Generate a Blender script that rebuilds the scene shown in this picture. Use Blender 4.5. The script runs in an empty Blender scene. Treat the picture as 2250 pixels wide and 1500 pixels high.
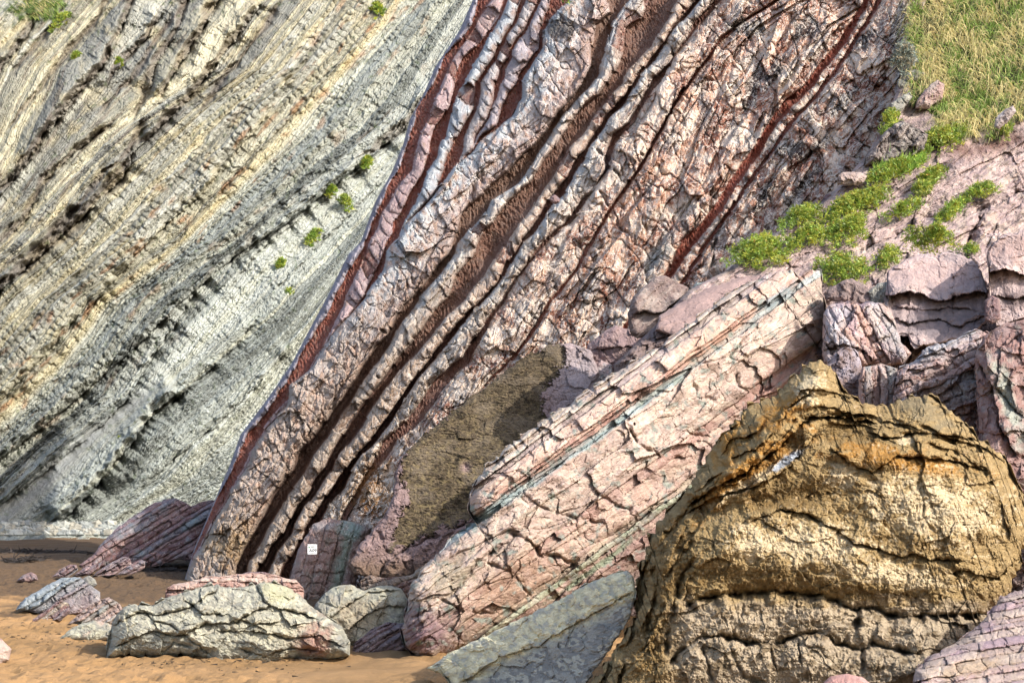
import bpy, math, random
import numpy as np
from mathutils import Vector
# ------------------------------------------------------------------ camera, sky, sun, exposure
sc = bpy.context.scene
col = sc.collection
F, CX, HY, CH = 3125.0, 1125.0, 1060.0, 1.7      # focal length in photo pixels, centre column, horizon row, eye height
cam = bpy.data.cameras.new('camera'); camo = bpy.data.objects.new('camera', cam); col.objects.link(camo)
cam.lens = 50; cam.sensor_width = 36; cam.shift_y = (HY - 750) / 2250.0
cam.clip_start = 0.1; cam.clip_end = 3000
camo.location = (0, 0, CH); camo.rotation_euler = (math.radians(90), 0, 0)
sc.camera = camo
SUN = Vector((0.70, -0.45, 0.60)).normalized()    # from the place towards the sun
elev = math.asin(SUN.z); azim = math.atan2(SUN.x, SUN.y)
w = bpy.data.worlds.new("World"); sc.world = w; w.use_nodes = True
nt = w.node_tree; nt.nodes.clear()
sky = nt.nodes.new('ShaderNodeTexSky'); sky.sky_type = 'NISHITA'; sky.sun_disc = False
sky.sun_elevation = elev; sky.sun_rotation = azim; sky.dust_density = 2.5
bg = nt.nodes.new('ShaderNodeBackground'); bg.inputs[1].default_value = 0.15
wo = nt.nodes.new('ShaderNodeOutputWorld'); nt.links.new(sky.outputs[0], bg.inputs[0]); nt.links.new(bg.outputs[0], wo.inputs[0])
sl = bpy.data.lights.new('sun', 'SUN'); sl.energy = 3.1; sl.angle = math.radians(0.5); sl.color = (1.0, 0.95, 0.87)
so = bpy.data.objects.new('sun', sl); col.objects.link(so); so.rotation_euler = SUN.to_track_quat('Z', 'Y').to_euler(); so.location = (30, -10, 30)
sc.view_settings.view_transform = 'Standard'; sc.view_settings.look = 'None'
sc.view_settings.exposure = 1.22; sc.view_settings.gamma = 1
sc.cycles.max_bounces = 5; sc.cycles.diffuse_bounces = 3

# ------------------------------------------------------------------ numpy noise
def h2(ix, iy, seed):
    n = (ix.astype(np.int64) * 374761393 + iy.astype(np.int64) * 668265263 + seed * 974634777) & 0xffffffff
    n = ((n ^ (n >> 13)) * 1274126177) & 0xffffffff
    n = ((n ^ (n >> 15)) * 2246822519) & 0xffffffff
    return ((n ^ (n >> 16)) & 0xffffff) / 16777216.0
def pn(x, y, seed=0):
    xi = np.floor(x); yi = np.floor(y); xf = x - xi; yf = y - yi
    xi = xi.astype(np.int64); yi = yi.astype(np.int64)
    u = xf*xf*xf*(xf*(xf*6-15)+10); v = yf*yf*yf*(yf*(yf*6-15)+10)
    def g(a, b, dx, dy):
        t = h2(a, b, seed) * 6.2831853
        return np.cos(t)*dx + np.sin(t)*dy
    n00 = g(xi, yi, xf, yf); n10 = g(xi+1, yi, xf-1, yf); n01 = g(xi, yi+1, xf, yf-1); n11 = g(xi+1, yi+1, xf-1, yf-1)
    a = n00 + u*(n10-n00); b = n01 + u*(n11-n01)
    return (a + v*(b-a)) * 1.5
def fbm(x, y, seed=0, o=4, gain=.5):
    r = 0; a = 1; f = 1
    for i in range(o):
        r = r + a*pn(x*f, y*f, seed+i*17); a *= gain; f *= 2.03
    return r
def ridged(x, y, seed=0, o=3):
    r = 0; a = 1; f = 1
    for i in range(o):
        r = r + a*(1-2*np.abs(pn(x*f, y*f, seed+i*13))); a *= .5; f *= 2.1
    return r
def worley(x, y, seed=0, jit=.9):
    xi = np.floor(x).astype(np.int64); yi = np.floor(y).astype(np.int64)
    f1 = np.full(x.shape, 9.); f2 = np.full(x.shape, 9.); hh = np.zeros(x.shape); dx = np.zeros(x.shape); dy = np.zeros(x.shape); h3 = np.zeros(x.shape)
    for a in (-1, 0, 1):
        for b in (-1, 0, 1):
            cx = xi+a; cy = yi+b
            r1 = h2(cx, cy, seed); r2 = h2(cx, cy, seed+1)
            ex = x-(cx+.5+jit*(r1-.5)); ey = y-(cy+.5+jit*(r2-.5))
            d = ex*ex+ey*ey
            m = d < f1
            f2 = np.where(m, f1, np.minimum(f2, d))
            f1 = np.where(m, d, f1); dx = np.where(m, ex, dx); dy = np.where(m, ey, dy)
            hh = np.where(m, h2(cx, cy, seed+2), hh); h3 = np.where(m, h2(cx, cy, seed+3), h3)
    return np.sqrt(f1), np.sqrt(f2), hh, h3, dx, dy
def facet(x, y, seed, tilt=1.6):
    f1, f2, a, b, dx, dy = worley(x, y, seed)
    th = b*6.283
    return (a-.5)*.55 + tilt*(np.cos(th)*dx+np.sin(th)*dy)*(.4+a), f2-f1
def sst(a, b, x):
    t = np.clip((x-a)/(b-a), 0, 1); return t*t*(3-2*t)
def rough(x, y, seed, size, amp=1.0, fine=1.0):
    """broken rock face: planes of three sizes with sharp steps, height in the unit of x"""
    wx = x + size*.15*fbm(x/size, y/size, seed+5, 3); wy = y + size*.15*fbm(x/size+9.1, y/size, seed+6, 3)
    a, e = facet(wx/size, wy/size, seed)
    b, e2 = facet(wx/size*2.4+3, wy/size*2.4, seed+20)
    c, e3 = facet(wx/size*6+5, wy/size*6, seed+40)
    ck = sst(-.05, .45, fbm(x/size/1.8, y/size/1.8, seed+77, 2))
    h = size*amp*(.17*a + .075*b + .032*c) - size*amp*(.06*ck*np.exp(-(e/.04)**2) + .02*ck*np.exp(-(e2/.06)**2))
    return h + fine*(1.3*fbm(x/11, y/11, seed+60, 3) + .9*ridged(x/7, y/7, seed+70, 2))
def seglist(poly):
    p = np.array(poly, float); return p[:-1], p[1:]
def pdist(x, y, poly, closed=False):
    """unsigned distance, side (+ = right hand of travel in picture coordinates), distance past the ends"""
    p = np.array(poly, float)
    if closed: p = np.vstack([p, p[:1]])
    best = np.full(x.shape, 1e9); side = np.zeros(x.shape); along = np.zeros(x.shape); L = 0
    for (ax, ay), (bx, by) in zip(p[:-1], p[1:]):
        ex, ey = bx-ax, by-ay; l2 = ex*ex+ey*ey+1e-9
        t = np.clip(((x-ax)*ex+(y-ay)*ey)/l2, 0, 1)
        qx = x-(ax+t*ex); qy = y-(ay+t*ey); d = qx*qx+qy*qy
        m = d < best; best = np.where(m, d, best)
        side = np.where(m, np.sign(ex*(y-ay)-ey*(x-ax)), side)
        along = np.where(m, L+t*math.sqrt(l2), along); L += math.sqrt(l2)
    return np.sqrt(best), side, along, L
def mask_box(x, y, poly, m):
    p = np.array(poly, float)
    return (x > p[:, 0].min()-m) & (x < p[:, 0].max()+m) & (y > p[:, 1].min()-m) & (y < p[:, 1].max()+m)
def ledge(h, x, y, poly, amp, fall, groove=0, gw=3, seed=1, undercut=0, ramp=0):
    """raise the left-hand side of the line to a ledge of height amp that fades over fall; a dark joint along its foot"""
    m = mask_box(x, y, poly, fall*3+20)
    if not m.any(): return h
    xs = x[m]; ys = y[m]
    wx = xs+4*fbm(xs/22, ys/22, seed, 3); wy = ys+4*fbm(xs/22+7, ys/22, seed+1, 3)
    d, s, al, L = pdist(wx, wy, poly)
    endf = np.clip(al/18, 0, 1)*np.clip((L-al)/18, 0, 1)
    mg = np.clip(.75+1.0*fbm(al/45, al*0+seed, seed+3, 3), .12, 1.5); mw = gw*np.clip(1+.9*fbm(al/22, al*0+seed, seed+4, 2), .4, 2); ma = np.clip(.95+.6*fbm(al/80, d/60, seed+5, 3), .3, 1.5)
    if ramp: ma = ma*np.clip(d/(ramp*np.clip(1+1.2*fbm(al/40, al*0+seed+9, seed, 2), .3, 2)), 0, 1)
    hh = np.where(s < 0, ma*amp*np.exp(-d/fall), -mg*undercut*np.exp(-d/(fall*.5)))*endf - mg*groove*np.exp(-(d/mw)**2)*endf
    h = h.copy(); h[m] += hh; return h
def crack(h, x, y, poly, depth, w, seed=1):
    return ledge(h, x, y, poly, 0, w*2, depth, w, seed)
def blob(x, y, cx, cy, rx, ry, ang=0):
    a = math.radians(ang); u = (x-cx)*math.cos(a)+(y-cy)*math.sin(a); v = -(x-cx)*math.sin(a)+(y-cy)*math.cos(a)
    return np.exp(-(u/rx)**2-(v/ry)**2)
def interp_layers(t, b):
    b = np.asarray(b, float); k = np.clip(np.searchsorted(b, t)-1, 0, len(b)-2)
    w = b[k+1]-b[k]; return k, (t-b[k])/w, w
def rand_layers(seed, t0, t1, lo, hi):
    r = np.random.RandomState(seed); b = [t0]
    while b[-1] < t1: b.append(b[-1]+lo*(hi/lo)**(r.rand()**1.4))
    return np.array(b)
def strata(s, t, bounds, seed, block, wob=4., pitch=None):
    """bedded rock cut by cross joints. returns layer id, frac, block hash, distance in px to the nearest joint, to the bed boundary"""
    tw = t + wob*fbm(s/70, t/45, seed, 4)
    k, f, w = interp_layers(tw, bounds)
    hk = h2(k, k*0+7, seed+3)
    size = block*(.6+.9*h2(k, k*0+3, seed+4))
    sw = s + hk*333 + size*.25*fbm(s/(block*.8), t/(block*.8), seed+8, 3) + (tw-bounds[0])*(.35*(h2(k, k*0, seed+5)-.5))
    j = np.floor(sw/size); jf = sw/size-j
    jl = .30*(h2(j, k, seed+6)-.5); jr = .30*(h2(j+1, k, seed+6)-.5)
    # joint positions jittered: shift membership
    left = jf < jl; right = jf > 1+jr
    jj = np.where(left, j-1, np.where(right, j+1, j))
    dj = np.minimum(np.abs(jf-jl), np.abs(1+jr-jf))*size
    db = np.minimum(f, 1-f)*w
    return k, f, w, h2(jj, k, seed+9), h2(jj, k, seed+10), dj, db
def C(hx, k=.62):
    v = [int(hx[i:i+2], 16)/255. for i in (0, 2, 4)]
    c = np.array([(c/12.92 if c <= .04045 else ((c+.055)/1.055)**2.4)*k for c in v])
    return c + (c.mean()-c)*.10
def mix(a, b, f):
    f = np.clip(f, 0, 1)[..., None]; return a*(1-f)+b*f
def pick(pal, h):
    pal = np.array(pal); return pal[np.minimum((h*len(pal)).astype(int), len(pal)-1)]

# ------------------------------------------------------------------ mesh helpers
def make_mesh(name, V, Fc, colors=None, mat=None, smooth=False):
    me = bpy.data.meshes.new(name)
    V = np.asarray(V, np.float32).reshape(-1, 3); Fc = np.asarray(Fc, np.int32); n = Fc.shape[1]
    me.vertices.add(len(V)); me.vertices.foreach_set('co', V.ravel())
    me.loops.add(Fc.size); me.loops.foreach_set('vertex_index', Fc.ravel())
    me.polygons.add(len(Fc)); me.polygons.foreach_set('loop_start', np.arange(0, Fc.size, n, dtype=np.int32))
    try: me.polygons.foreach_set('loop_total', np.full(len(Fc), n, np.int32))
    except Exception: pass
    me.polygons.foreach_set('use_smooth', np.full(len(Fc), smooth, bool))
    me.update(calc_edges=True)
    if colors is not None:
        c = np.ones((len(V), 4), np.float32); colors = np.asarray(colors).reshape(len(V), -1); c[:, :colors.shape[1]] = colors
        at = me.color_attributes.new('Col', 'FLOAT_COLOR', 'POINT'); at.data.foreach_set('color', c.ravel())
    if mat: me.materials.append(mat)
    return me
def gridfaces(n, m, wrap=False, off=0):
    i = np.arange(n-1)[:, None]; j = np.arange(m if wrap else m-1)[None, :]; j2 = (j+1) % m
    a = i*m+j; b = i*m+j2; c = (i+1)*m+j2; d = (i+1)*m+j
    return np.stack([a, d, c, b], -1).reshape(-1, 4)+off
def link(name, me, parent=None, loc=None):
    o = bpy.data.objects.new(name, me); col.objects.link(o)
    if parent: o.parent = parent
    if loc is not None: o.location = loc
    return o
def tag(o, label=None, cat=None, group=None, kind=None):
    if label: o['label'] = label
    if cat: o['category'] = cat
    if group: o['group'] = group
    if kind: o['kind'] = kind
    return o
def W3(px, py, D): return np.stack([(px-CX)*D/F, D+0*px, CH-(py-HY)*D/F], -1)

# ------------------------------------------------------------------ materials
def rock_mat(name, grain=1.0, bump=.5, vein=0.0, veincol='f2e6d8', var=.35, pits=.3):
    m = bpy.data.materials.new(name); m.use_nodes = True; t = m.node_tree; N = t.nodes; N.clear()
    out = N.new('ShaderNodeOutputMaterial'); p = N.new('ShaderNodeBsdfPrincipled'); t.links.new(p.outputs[0], out.inputs[0])
    p.inputs['Roughness'].default_value = .88; p.inputs['Specular IOR Level'].default_value = .25
    at = N.new('ShaderNodeAttribute'); at.attribute_name = 'Col'
    tc = N.new('ShaderNodeTexCoord')
    def noise(sc_, det, rough_=.6, dist=0.):
        n = N.new('ShaderNodeTexNoise'); n.inputs['Scale'].default_value = sc_*grain; n.inputs['Detail'].default_value = det
        n.inputs['Roughness'].default_value = rough_; n.inputs['Distortion'].default_value = dist
        t.links.new(tc.outputs['Object'], n.inputs['Vector']); return n
    def math_(op, a, b=None, c=None, clamp=False):
        n = N.new('ShaderNodeMath'); n.operation = op; n.use_clamp = clamp
        for i, v in enumerate((a, b, c)):
            if v is None: continue
            if isinstance(v, (int, float)): n.inputs[i].default_value = v
            else: t.links.new(v, n.inputs[i])
        return n.outputs[0]
    n1 = noise(3.0, 6, .65); n2 = noise(20., 8, .74); n3 = noise(90., 3, .8)
    v = math_('ADD', math_('MULTIPLY', math_('SUBTRACT', n1.outputs[0], .5), var*1.6), math_('MULTIPLY', math_('SUBTRACT', n2.outputs[0], .5), var*2.6))
    v = math_('ADD', v, math_('MULTIPLY', math_('SUBTRACT', n3.outputs[0], .5), var*1.6))
    mul = math_('MAXIMUM', math_('ADD', v, 1.0), .25)
    vm = N.new('ShaderNodeVectorMath'); vm.operation = 'SCALE'; t.links.new(at.outputs['Color'], vm.inputs[0]); t.links.new(mul, vm.inputs['Scale'])
    colr = vm.outputs[0]
    if vein:
        nv = noise(2.6, 5, .55, 1.2); nv2 = noise(8., 3, .55, 1.5)
        a = math_('LESS_THAN', math_('ABSOLUTE', math_('SUBTRACT', nv.outputs[0], .5)), .012*vein)
        b = math_('LESS_THAN', math_('ABSOLUTE', math_('SUBTRACT', nv2.outputs[0], .47)), .014*vein)
        msk = math_('MULTIPLY', math_('MULTIPLY', math_('MAXIMUM', a, b), at.outputs['Alpha']), .75)
        mx = N.new('ShaderNodeMix'); mx.data_type = 'RGBA'; t.links.new(msk, mx.inputs['Factor'])
        t.links.new(colr, mx.inputs['A']); mx.inputs['B'].default_value = (*C(veincol, .75), 1); colr = mx.outputs['Result']
    t.links.new(colr, p.inputs['Base Color'])
    vo = N.new('ShaderNodeTexVoronoi'); vo.feature = 'DISTANCE_TO_EDGE'; vo.inputs['Scale'].default_value = 14*grain
    wn = N.new('ShaderNodeVectorMath'); wn.operation = 'MULTIPLY_ADD'; t.links.new(n2.outputs['Color'], wn.inputs[0]); wn.inputs[1].default_value = (.12/grain,)*3
    t.links.new(tc.outputs['Object'], wn.inputs[2]); t.links.new(wn.outputs[0], vo.inputs['Vector'])
    cr = math_('MULTIPLY', math_('MINIMUM', vo.outputs['Distance'], .06), 5.0)
    hgt = math_('ADD', math_('ADD', math_('MULTIPLY', n2.outputs[0], 1.0), math_('MULTIPLY', n3.outputs[0], .45)), math_('MULTIPLY', cr, pits*2))
    bp = N.new('ShaderNodeBump'); bp.inputs['Strength'].default_value = bump; bp.inputs['Distance'].default_value = .075/grain
    t.links.new(hgt, bp.inputs['Height']); t.links.new(bp.outputs[0], p.inputs['Normal'])
    return m
def leaf_mat(name, c1, c2, rough_=.6, trans=.25):
    m = bpy.data.materials.new(name); m.use_nodes = True; t = m.node_tree; N = t.nodes; p = N['Principled BSDF']
    p.inputs['Roughness'].default_value = rough_
    at = N.new('ShaderNodeAttribute'); at.attribute_name = 'Col'
    g = N.new('ShaderNodeTexNoise'); g.inputs['Scale'].default_value = 4; tc = N.new('ShaderNodeTexCoord'); t.links.new(tc.outputs['Object'], g.inputs['Vector'])
    mx = N.new('ShaderNodeMix'); mx.data_type = 'RGBA'; mx.inputs['A'].default_value = (*C(c1, 1), 1); mx.inputs['B'].default_value = (*C(c2, 1), 1)
    t.links.new(g.outputs[0], mx.inputs['Factor'])
    mm = N.new('ShaderNodeMix'); mm.data_type = 'RGBA'; mm.blend_type = 'MULTIPLY'; mm.inputs['Factor'].default_value = 1
    t.links.new(mx.outputs['Result'], mm.inputs['A']); t.links.new(at.outputs['Color'], mm.inputs['B'])
    t.links.new(mm.outputs['Result'], p.inputs['Base Color'])
    tr = N.new('ShaderNodeBsdfTranslucent'); t.links.new(mm.outputs['Result'], tr.inputs[0])
    ms = N.new('ShaderNodeMixShader'); ms.inputs[0].default_value = trans
    t.links.new(p.outputs[0], ms.inputs[1]); t.links.new(tr.outputs[0], ms.inputs[2]); t.links.new(ms.outputs[0], N['Material Output'].inputs[0])
    return m
def plain_mat(name, hx, rough_=.6, k=.9, bumpy=0):
    m = bpy.data.materials.new(name); m.use_nodes = True; t = m.node_tree; p = t.nodes['Principled BSDF']
    n = t.nodes.new('ShaderNodeTexNoise'); n.inputs['Scale'].default_value = 30
    mx = t.nodes.new('ShaderNodeMix'); mx.data_type = 'RGBA'; mx.inputs['A'].default_value = (*C(hx, k*.85), 1); mx.inputs['B'].default_value = (*C(hx, k), 1)
    t.links.new(n.outputs[0], mx.inputs['Factor']); t.links.new(mx.outputs['Result'], p.inputs['Base Color']); p.inputs['Roughness'].default_value = rough_
    return m
M_cliff = rock_mat('grey_marl', .55, .7, 0, var=.30, pits=.5)
M_red = rock_mat('red_bedded_limestone', 1.0, .6, 1.5, var=.5)
M_pink = rock_mat('pink_limestone', 1.3, .55, .25, var=.30)
M_pave = rock_mat('pink_pavement_limestone', 1.0, .55, .0, var=.28)
M_pale = rock_mat('pale_limestone', 1.5, .6, .0, var=.28)
M_gold = rock_mat('ochre_stained_limestone', 1.9, .8, .5, 'e0c89a', var=.45, pits=.4)
M_brown = rock_mat('algae_crusted_limestone', 1.4, .8, .8, 'a8946c', var=.35)

STEP = 2.0     # mesh spacing in photo pixels
# ------------------------------------------------------------------ closed rock from an outline, with real depth
def solid(name, poly, ang, D0, T, rel, mat, label=None, cat='rock', group=None, ax=0., ay=-.0012, r=40, jag=3., step=None, bulge=0., Tb=None, nexp=2.0, seed=1, parent=None, cxy=None, jl=26.):
    st = step or STEP
    P = np.array(poly, float); cxy = cxy or (P[:, 0].mean(), P[:, 1].mean())
    # densify and roughen the outline
    Q = []
    for a, b in zip(P, np.roll(P, -1, 0)):
        n = max(1, int(np.hypot(*(b-a))/5))
        for i in range(n): Q.append(a+(b-a)*i/n)
    Q = np.array(Q); tang = np.roll(Q, -1, 0)-np.roll(Q, 1, 0); nrm = np.stack([tang[:, 1], -tang[:, 0]], 1)/(np.hypot(*tang.T)[:, None]+1e-9)
    jn = facet(Q[:, 0]/jl, Q[:, 1]/jl, seed+90, 1.2)[0] + .5*fbm(Q[:, 0]/9, Q[:, 1]/9, seed+91, 2)
    Q = Q + nrm*(jn*jag)[:, None]
    a = math.radians(ang); ca, sa = math.cos(a), math.sin(a)
    s = Q[:, 0]*ca+Q[:, 1]*sa; t = -Q[:, 0]*sa+Q[:, 1]*ca
    ns = max(8, int((s.max()-s.min())/st)); S = np.linspace(s.min()+.4, s.max()-.4, ns)
    lo = np.full(ns, 1e9); hi = np.full(ns, -1e9)
    for i in range(len(Q)):
        s0, t0, s1, t1 = s[i], t[i], s[(i+1) % len(Q)], t[(i+1) % len(Q)]
        if s0 == s1: continue
        m = (S >= min(s0, s1)) & (S <= max(s0, s1))
        tt = t0+(S[m]-s0)/(s1-s0)*(t1-t0)
        lo[m] = np.minimum(lo[m], tt); hi[m] = np.maximum(hi[m], tt)
    nf = max(8, int((hi-lo).max()/st)); u = np.linspace(0, 1, nf); v = .6*u+.4*(.5-.5*np.cos(np.pi*u))
    nb = max(6, nf//6); vb = np.linspace(1, 0, nb+2)[1:-1]
    vv = np.concatenate([v, vb]); TT = lo[:, None]+(hi-lo)[:, None]*vv[None]; SS = np.repeat(S[:, None], len(vv), 1)
    px = SS*ca-TT*sa; py = SS*sa+TT*ca
    dt = np.minimum(TT-lo[:, None], hi[:, None]-TT); ds = np.minimum(SS-S[0], S[-1]-SS)
    dp = pdist(px, py, P, True)[0]
    d = np.minimum(np.minimum(dp, dt*1.2+.01), ds*1.5+1)
    prof = (1-(1-np.clip(d/r, 0, 1))**nexp)**(1/nexp)
    Dm = D0+ax*(px-cxy[0])+ay*(py-cxy[1])
    hp, colr = rel(px, py)
    big = bulge*(1-(1-np.clip(d/(r*3.5), 0, 1))**2)
    mpp = D0/F
    T_ = min(T, 1.3*r*D0/F)
    front = Dm - T_*prof - big - hp*mpp*np.clip(d/3.5, 0, 1)
    back = Dm + (Tb if Tb is not None else T*1.2)*prof + .25*hp*mpp*np.clip(d/7, 0, 1)
    isb = np.zeros(len(vv), bool); isb[nf:] = True
    D = np.where(isb[None], back, front)
    V = W3(px, py, D)
    V = V.reshape(-1, 3); base = np.array([V[:, 0].mean(), V[:, 1].mean(), max(V[:, 2].min(), -.2)])
    me = make_mesh(name, V-base, gridfaces(ns, len(vv), True), colr.reshape(-1, colr.shape[-1]), mat)
    o = link(name, me, parent, base); tag(o, label, cat if label else None, group)
    return o

# generic relief recipes -> (height px, colour)
def rel_beds(seed, ang, lo, hi, block, pal, bounds=None, hs=None, cols=None, amp=1., origin=(0, 0), rsize=45, rough_amp=.8, wob=4., groove=7., cracks=(), ledges=(), stains=(), vein=1., jointw=2.2, bamp=7., fine=1., stretch=1.7, blob3=0.):
    ca, sa = math.cos(math.radians(ang)), math.sin(math.radians(ang))
    def f(px, py):
        s = (px-origin[0])*ca+(py-origin[1])*sa; t = -(px-origin[0])*sa+(py-origin[1])*ca
        b = bounds if bounds is not None else rand_layers(seed, float(t.min())-60, float(t.max())+60, lo, hi)
        k, fr, w, bh, bh2, dj, db = strata(s, t, np.array(b, float), seed, block, wob)
        lh = np.array(hs)[k] if hs is not None else (h2(k, k*0, seed+30)-.5)*14
        pil = -groove*np.exp(-db/jointw) - groove*.7*np.exp(-dj/jointw)
        h0 = blob3*fbm(s/120, t/42, seed+44, 2) if blob3 else 0.
        pil = h0 - groove*(.4+.9*h2(k, k*0+2, seed+40))*np.exp(-db/jointw) - groove*1.6*bh2**3*np.exp(-dj/jointw)
        h = amp*(lh + bamp*(bh-.5)*2 + pil + (bh2-.5)*8*(fr-.5)) + 2.5*np.sqrt(np.clip(np.minimum(db, dj)/8, 0, 1))
        h = h + rough(s/stretch, t, seed+100, rsize, rough_amp, fine)
        for c in cracks: h = crack(h, px, py, *c)
        for l in ledges: h = ledge(h, px, py, *l)
        if cols is not None: cc = np.array(cols)[k]
        else: cc = pick(pal, h2(k, k*0+5, seed+31))
        n = fbm(px/60, py/60, seed+33, 4)
        cc = mix(cc, pick(pal, np.clip(.5+.5*n, 0, .999)), .35+.3*n)
        cc = cc*(1+.22*(bh-.5))[..., None]
        for (cx, cy, rx, ry, an, hx, st) in stains:
            cc = mix(cc, C(hx), st*np.clip(blob(px, py, cx, cy, rx, ry, an)*1.6+.7*fbm(px/25, py/25, seed+50, 4)-.25, 0, 1))
        return h, np.concatenate([cc, np.full(cc.shape[:-1]+(1,), vein)], -1)
    return f
def rel_rough(seed, size, pal, amp=1., cracks=(), ledges=(), stains=(), stretch=1., ang=0, vein=1., fine=1., bulges=()):
    ca, sa = math.cos(math.radians(ang)), math.sin(math.radians(ang))
    def f(px, py):
        s = (px*ca+py*sa)/stretch; t = -px*sa+py*ca
        h = rough(s, t, seed, size, amp, fine)
        for b in bulges: h = h + b[-1]*blob(px, py, *b[:-1])
        for c in cracks: h = crack(h, px, py, *c)
        for l in ledges: h = ledge(h, px, py, *l)
        n = fbm(px/50, py/50, seed+33, 5)
        cc = pick(pal, np.clip(.5+.55*n, 0, .999)); cc = .5*cc+.5*pick(pal, np.clip(.5+.6*fbm(s/20, t/20, seed+35, 3), 0, .999))
        for (cx, cy, rx, ry, an, hx, st) in stains:
            cc = mix(cc, C(hx), st*np.clip(blob(px, py, cx, cy, rx, ry, an)*1.6+.7*fbm(px/25, py/25, seed+50, 4)-.25, 0, 1))
        return h, np.concatenate([cc, np.full(cc.shape[:-1]+(1,), vein)], -1)
    return f

# ------------------------------------------------------------------ heightfield sheets (ground, cliffs, slope)
def sheet(name, yl, xl, xr, Dfun, rel, mat, label, left_back=0., step=None, kind='structure', mpx=None):
    """rows yl; xl(y), xr(y) picture columns; left_back folds the left edge back as a real side wall"""
    st = step or STEP
    Y = np.arange(yl[0], yl[1], st); XL = xl(Y); XR = xr(Y); n = int((XR-XL).max()/st)
    U = np.linspace(0, 1, n)
    px = XL[:, None]+(XR-XL)[:, None]*U[None]; py = np.repeat(Y[:, None], n, 1)
    h, colr = rel(px, py, XL[:, None])
    D = Dfun(px, py, XL[:, None])
    m = mpx or (25/F)
    if left_back:
        e = np.clip((px-XL[:, None])/7, 0, 1); h = h*e
    D = D-h*m
    if left_back:
        e = np.clip((px-XL[:, None])/16, 0, 1); D = D + .35*(1-np.sqrt(1-(1-e)**2))
        k = 9; bx = XL[:, None]+np.linspace(60, 1, k)[None]**1.0; bD = Dfun(XL[:, None], py[:, :1], XL[:, None])+.35+np.linspace(left_back, left_back*.06, k)[None]
        px = np.concatenate([bx, px], 1); py = np.concatenate([np.repeat(Y[:, None], k, 1), py], 1); D = np.concatenate([bD, D], 1)
        colr = np.concatenate([np.repeat(colr[:, :1], k, 1), colr], 1); n += k
    V = W3(px, py, D)
    me = make_mesh(name, V, gridfaces(len(Y), n), colr.reshape(-1, colr.shape[-1]), mat)
    o = link(name, me); tag(o, label, None, None, kind); return o
def XofY(pts):
    p = np.array(sorted(pts, key=lambda q: q[1]), float)
    s0 = (p[1, 0]-p[0, 0])/(p[1, 1]-p[0, 1]+1e-6); s1 = (p[-1, 0]-p[-2, 0])/(p[-1, 1]-p[-2, 1]+1e-6)
    s0 = np.clip(s0, -1.6, 1.6); s1 = np.clip(s1, -1.6, 1.6)
    def f(y):
        y = np.asarray(y, float); x = np.interp(y, p[:, 1], p[:, 0])
        x = np.where(y < p[0, 1], p[0, 0]+(y-p[0, 1])*s0, x); return np.where(y > p[-1, 1], p[-1, 0]+(y-p[-1, 1])*s1, x)
    return f

# ================================================================== THE SETTING
# ---- sand
def build_sand():
    xs = np.unique(np.concatenate([np.linspace(-600, -30, 14), np.linspace(-30, -10, 40), np.arange(-10, 3.5, .035), np.linspace(3.5, 30, 40), np.linspace(30, 600, 14)]))
    ys = np.unique(np.concatenate([np.linspace(-600, 0, 12), np.linspace(0, 9.5, 30), 9.5*np.exp(np.linspace(0, math.log(60/9.5), 620)), np.linspace(60, 900, 20)]))
    X, Y = np.meshgrid(xs, ys)
    near = np.exp(-np.maximum(0, np.abs(X+3)-14)/4)*np.exp(-np.maximum(0, Y-50)/6)*np.exp(-np.maximum(0, 8-Y)/3)
    z = .05*fbm(X/2.3, Y/3.1, 3, 3) + .018*fbm(X/.55, Y/.5, 5, 3)
    f1, f2, a, b, dx, dy = worley(X/.33+.3*pn(X, Y, 6), Y/.42, 8)
    foot = (a > .45)*np.exp(-(f1/.33)**4)
    zone = sst(.0, .5, .45+.5*fbm(X/2.5, Y/3, 11, 3)+.25*sst(17, 22, Y))
    z = z - .06*foot*zone + .03*zone*fbm(X/.14, Y/.16, 13, 3)
    z = z - .010*np.abs(pn(X/.9, Y/.22, 15))*(1-zone)
    Z = z*near
    n = fbm(X/1.6, Y/1.1, 21, 4); cc = mix(np.zeros(X.shape+(3,))+C('c89c66', .54), C('b08854', .50), .5+.6*n)
    cc = mix(cc, C('6e5842', .52), sst(17.3, 19.5, Y+2.0*n+.12*X)*sst(47, 43, Y+2*n)*.92)  # broad shade across the middle beach, painted into the sand colour
    cc = mix(cc, C('5d4632', .6), .55*foot*zone*sst(.2, .6, b)*sst(17, 22, Y))
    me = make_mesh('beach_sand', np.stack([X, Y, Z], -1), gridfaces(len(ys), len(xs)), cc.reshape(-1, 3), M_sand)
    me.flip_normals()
    o = link('sand', me); tag(o, 'golden beach sand marked by footprints, with shade painted into its colour towards the cliff foot', None, None, 'structure')
M_sand = rock_mat('sand', 1.0, .45, 0, var=.16, pits=.05)
build_sand()

# ---- far grey cliff
GL = [  # guide lines along the beds: picture row -> column
    [(-120, 600), (0, 427), (70, 320), (150, 150), (210, 80)],
    [(0, 556), (147, 400), (267, 285), (338, 231), (467, 151), (578, 0)],
    [(0, 922), (147, 762), (222, 660), (400, 525), (533, 391), (711, 187), (845, 44), (880, 0)],
    [(0, 1110), (150, 970), (284, 869), (391, 722), (520, 580), (640, 480), (800, 355), (885, 284), (960, 180), (1060, 0)],
    [(120, 1144), (249, 1046), (325, 940), (420, 860), (600, 720), (760, 540)],
    [(250, 1150), (400, 1050), (520, 930), (640, 790), (790, 560)]]
GL = [[(a, b) for a, b in L] for L in GL]
GF = [XofY(L) for L in GL]
GT = [0., 150., 480., 665., 800., 950.]
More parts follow.
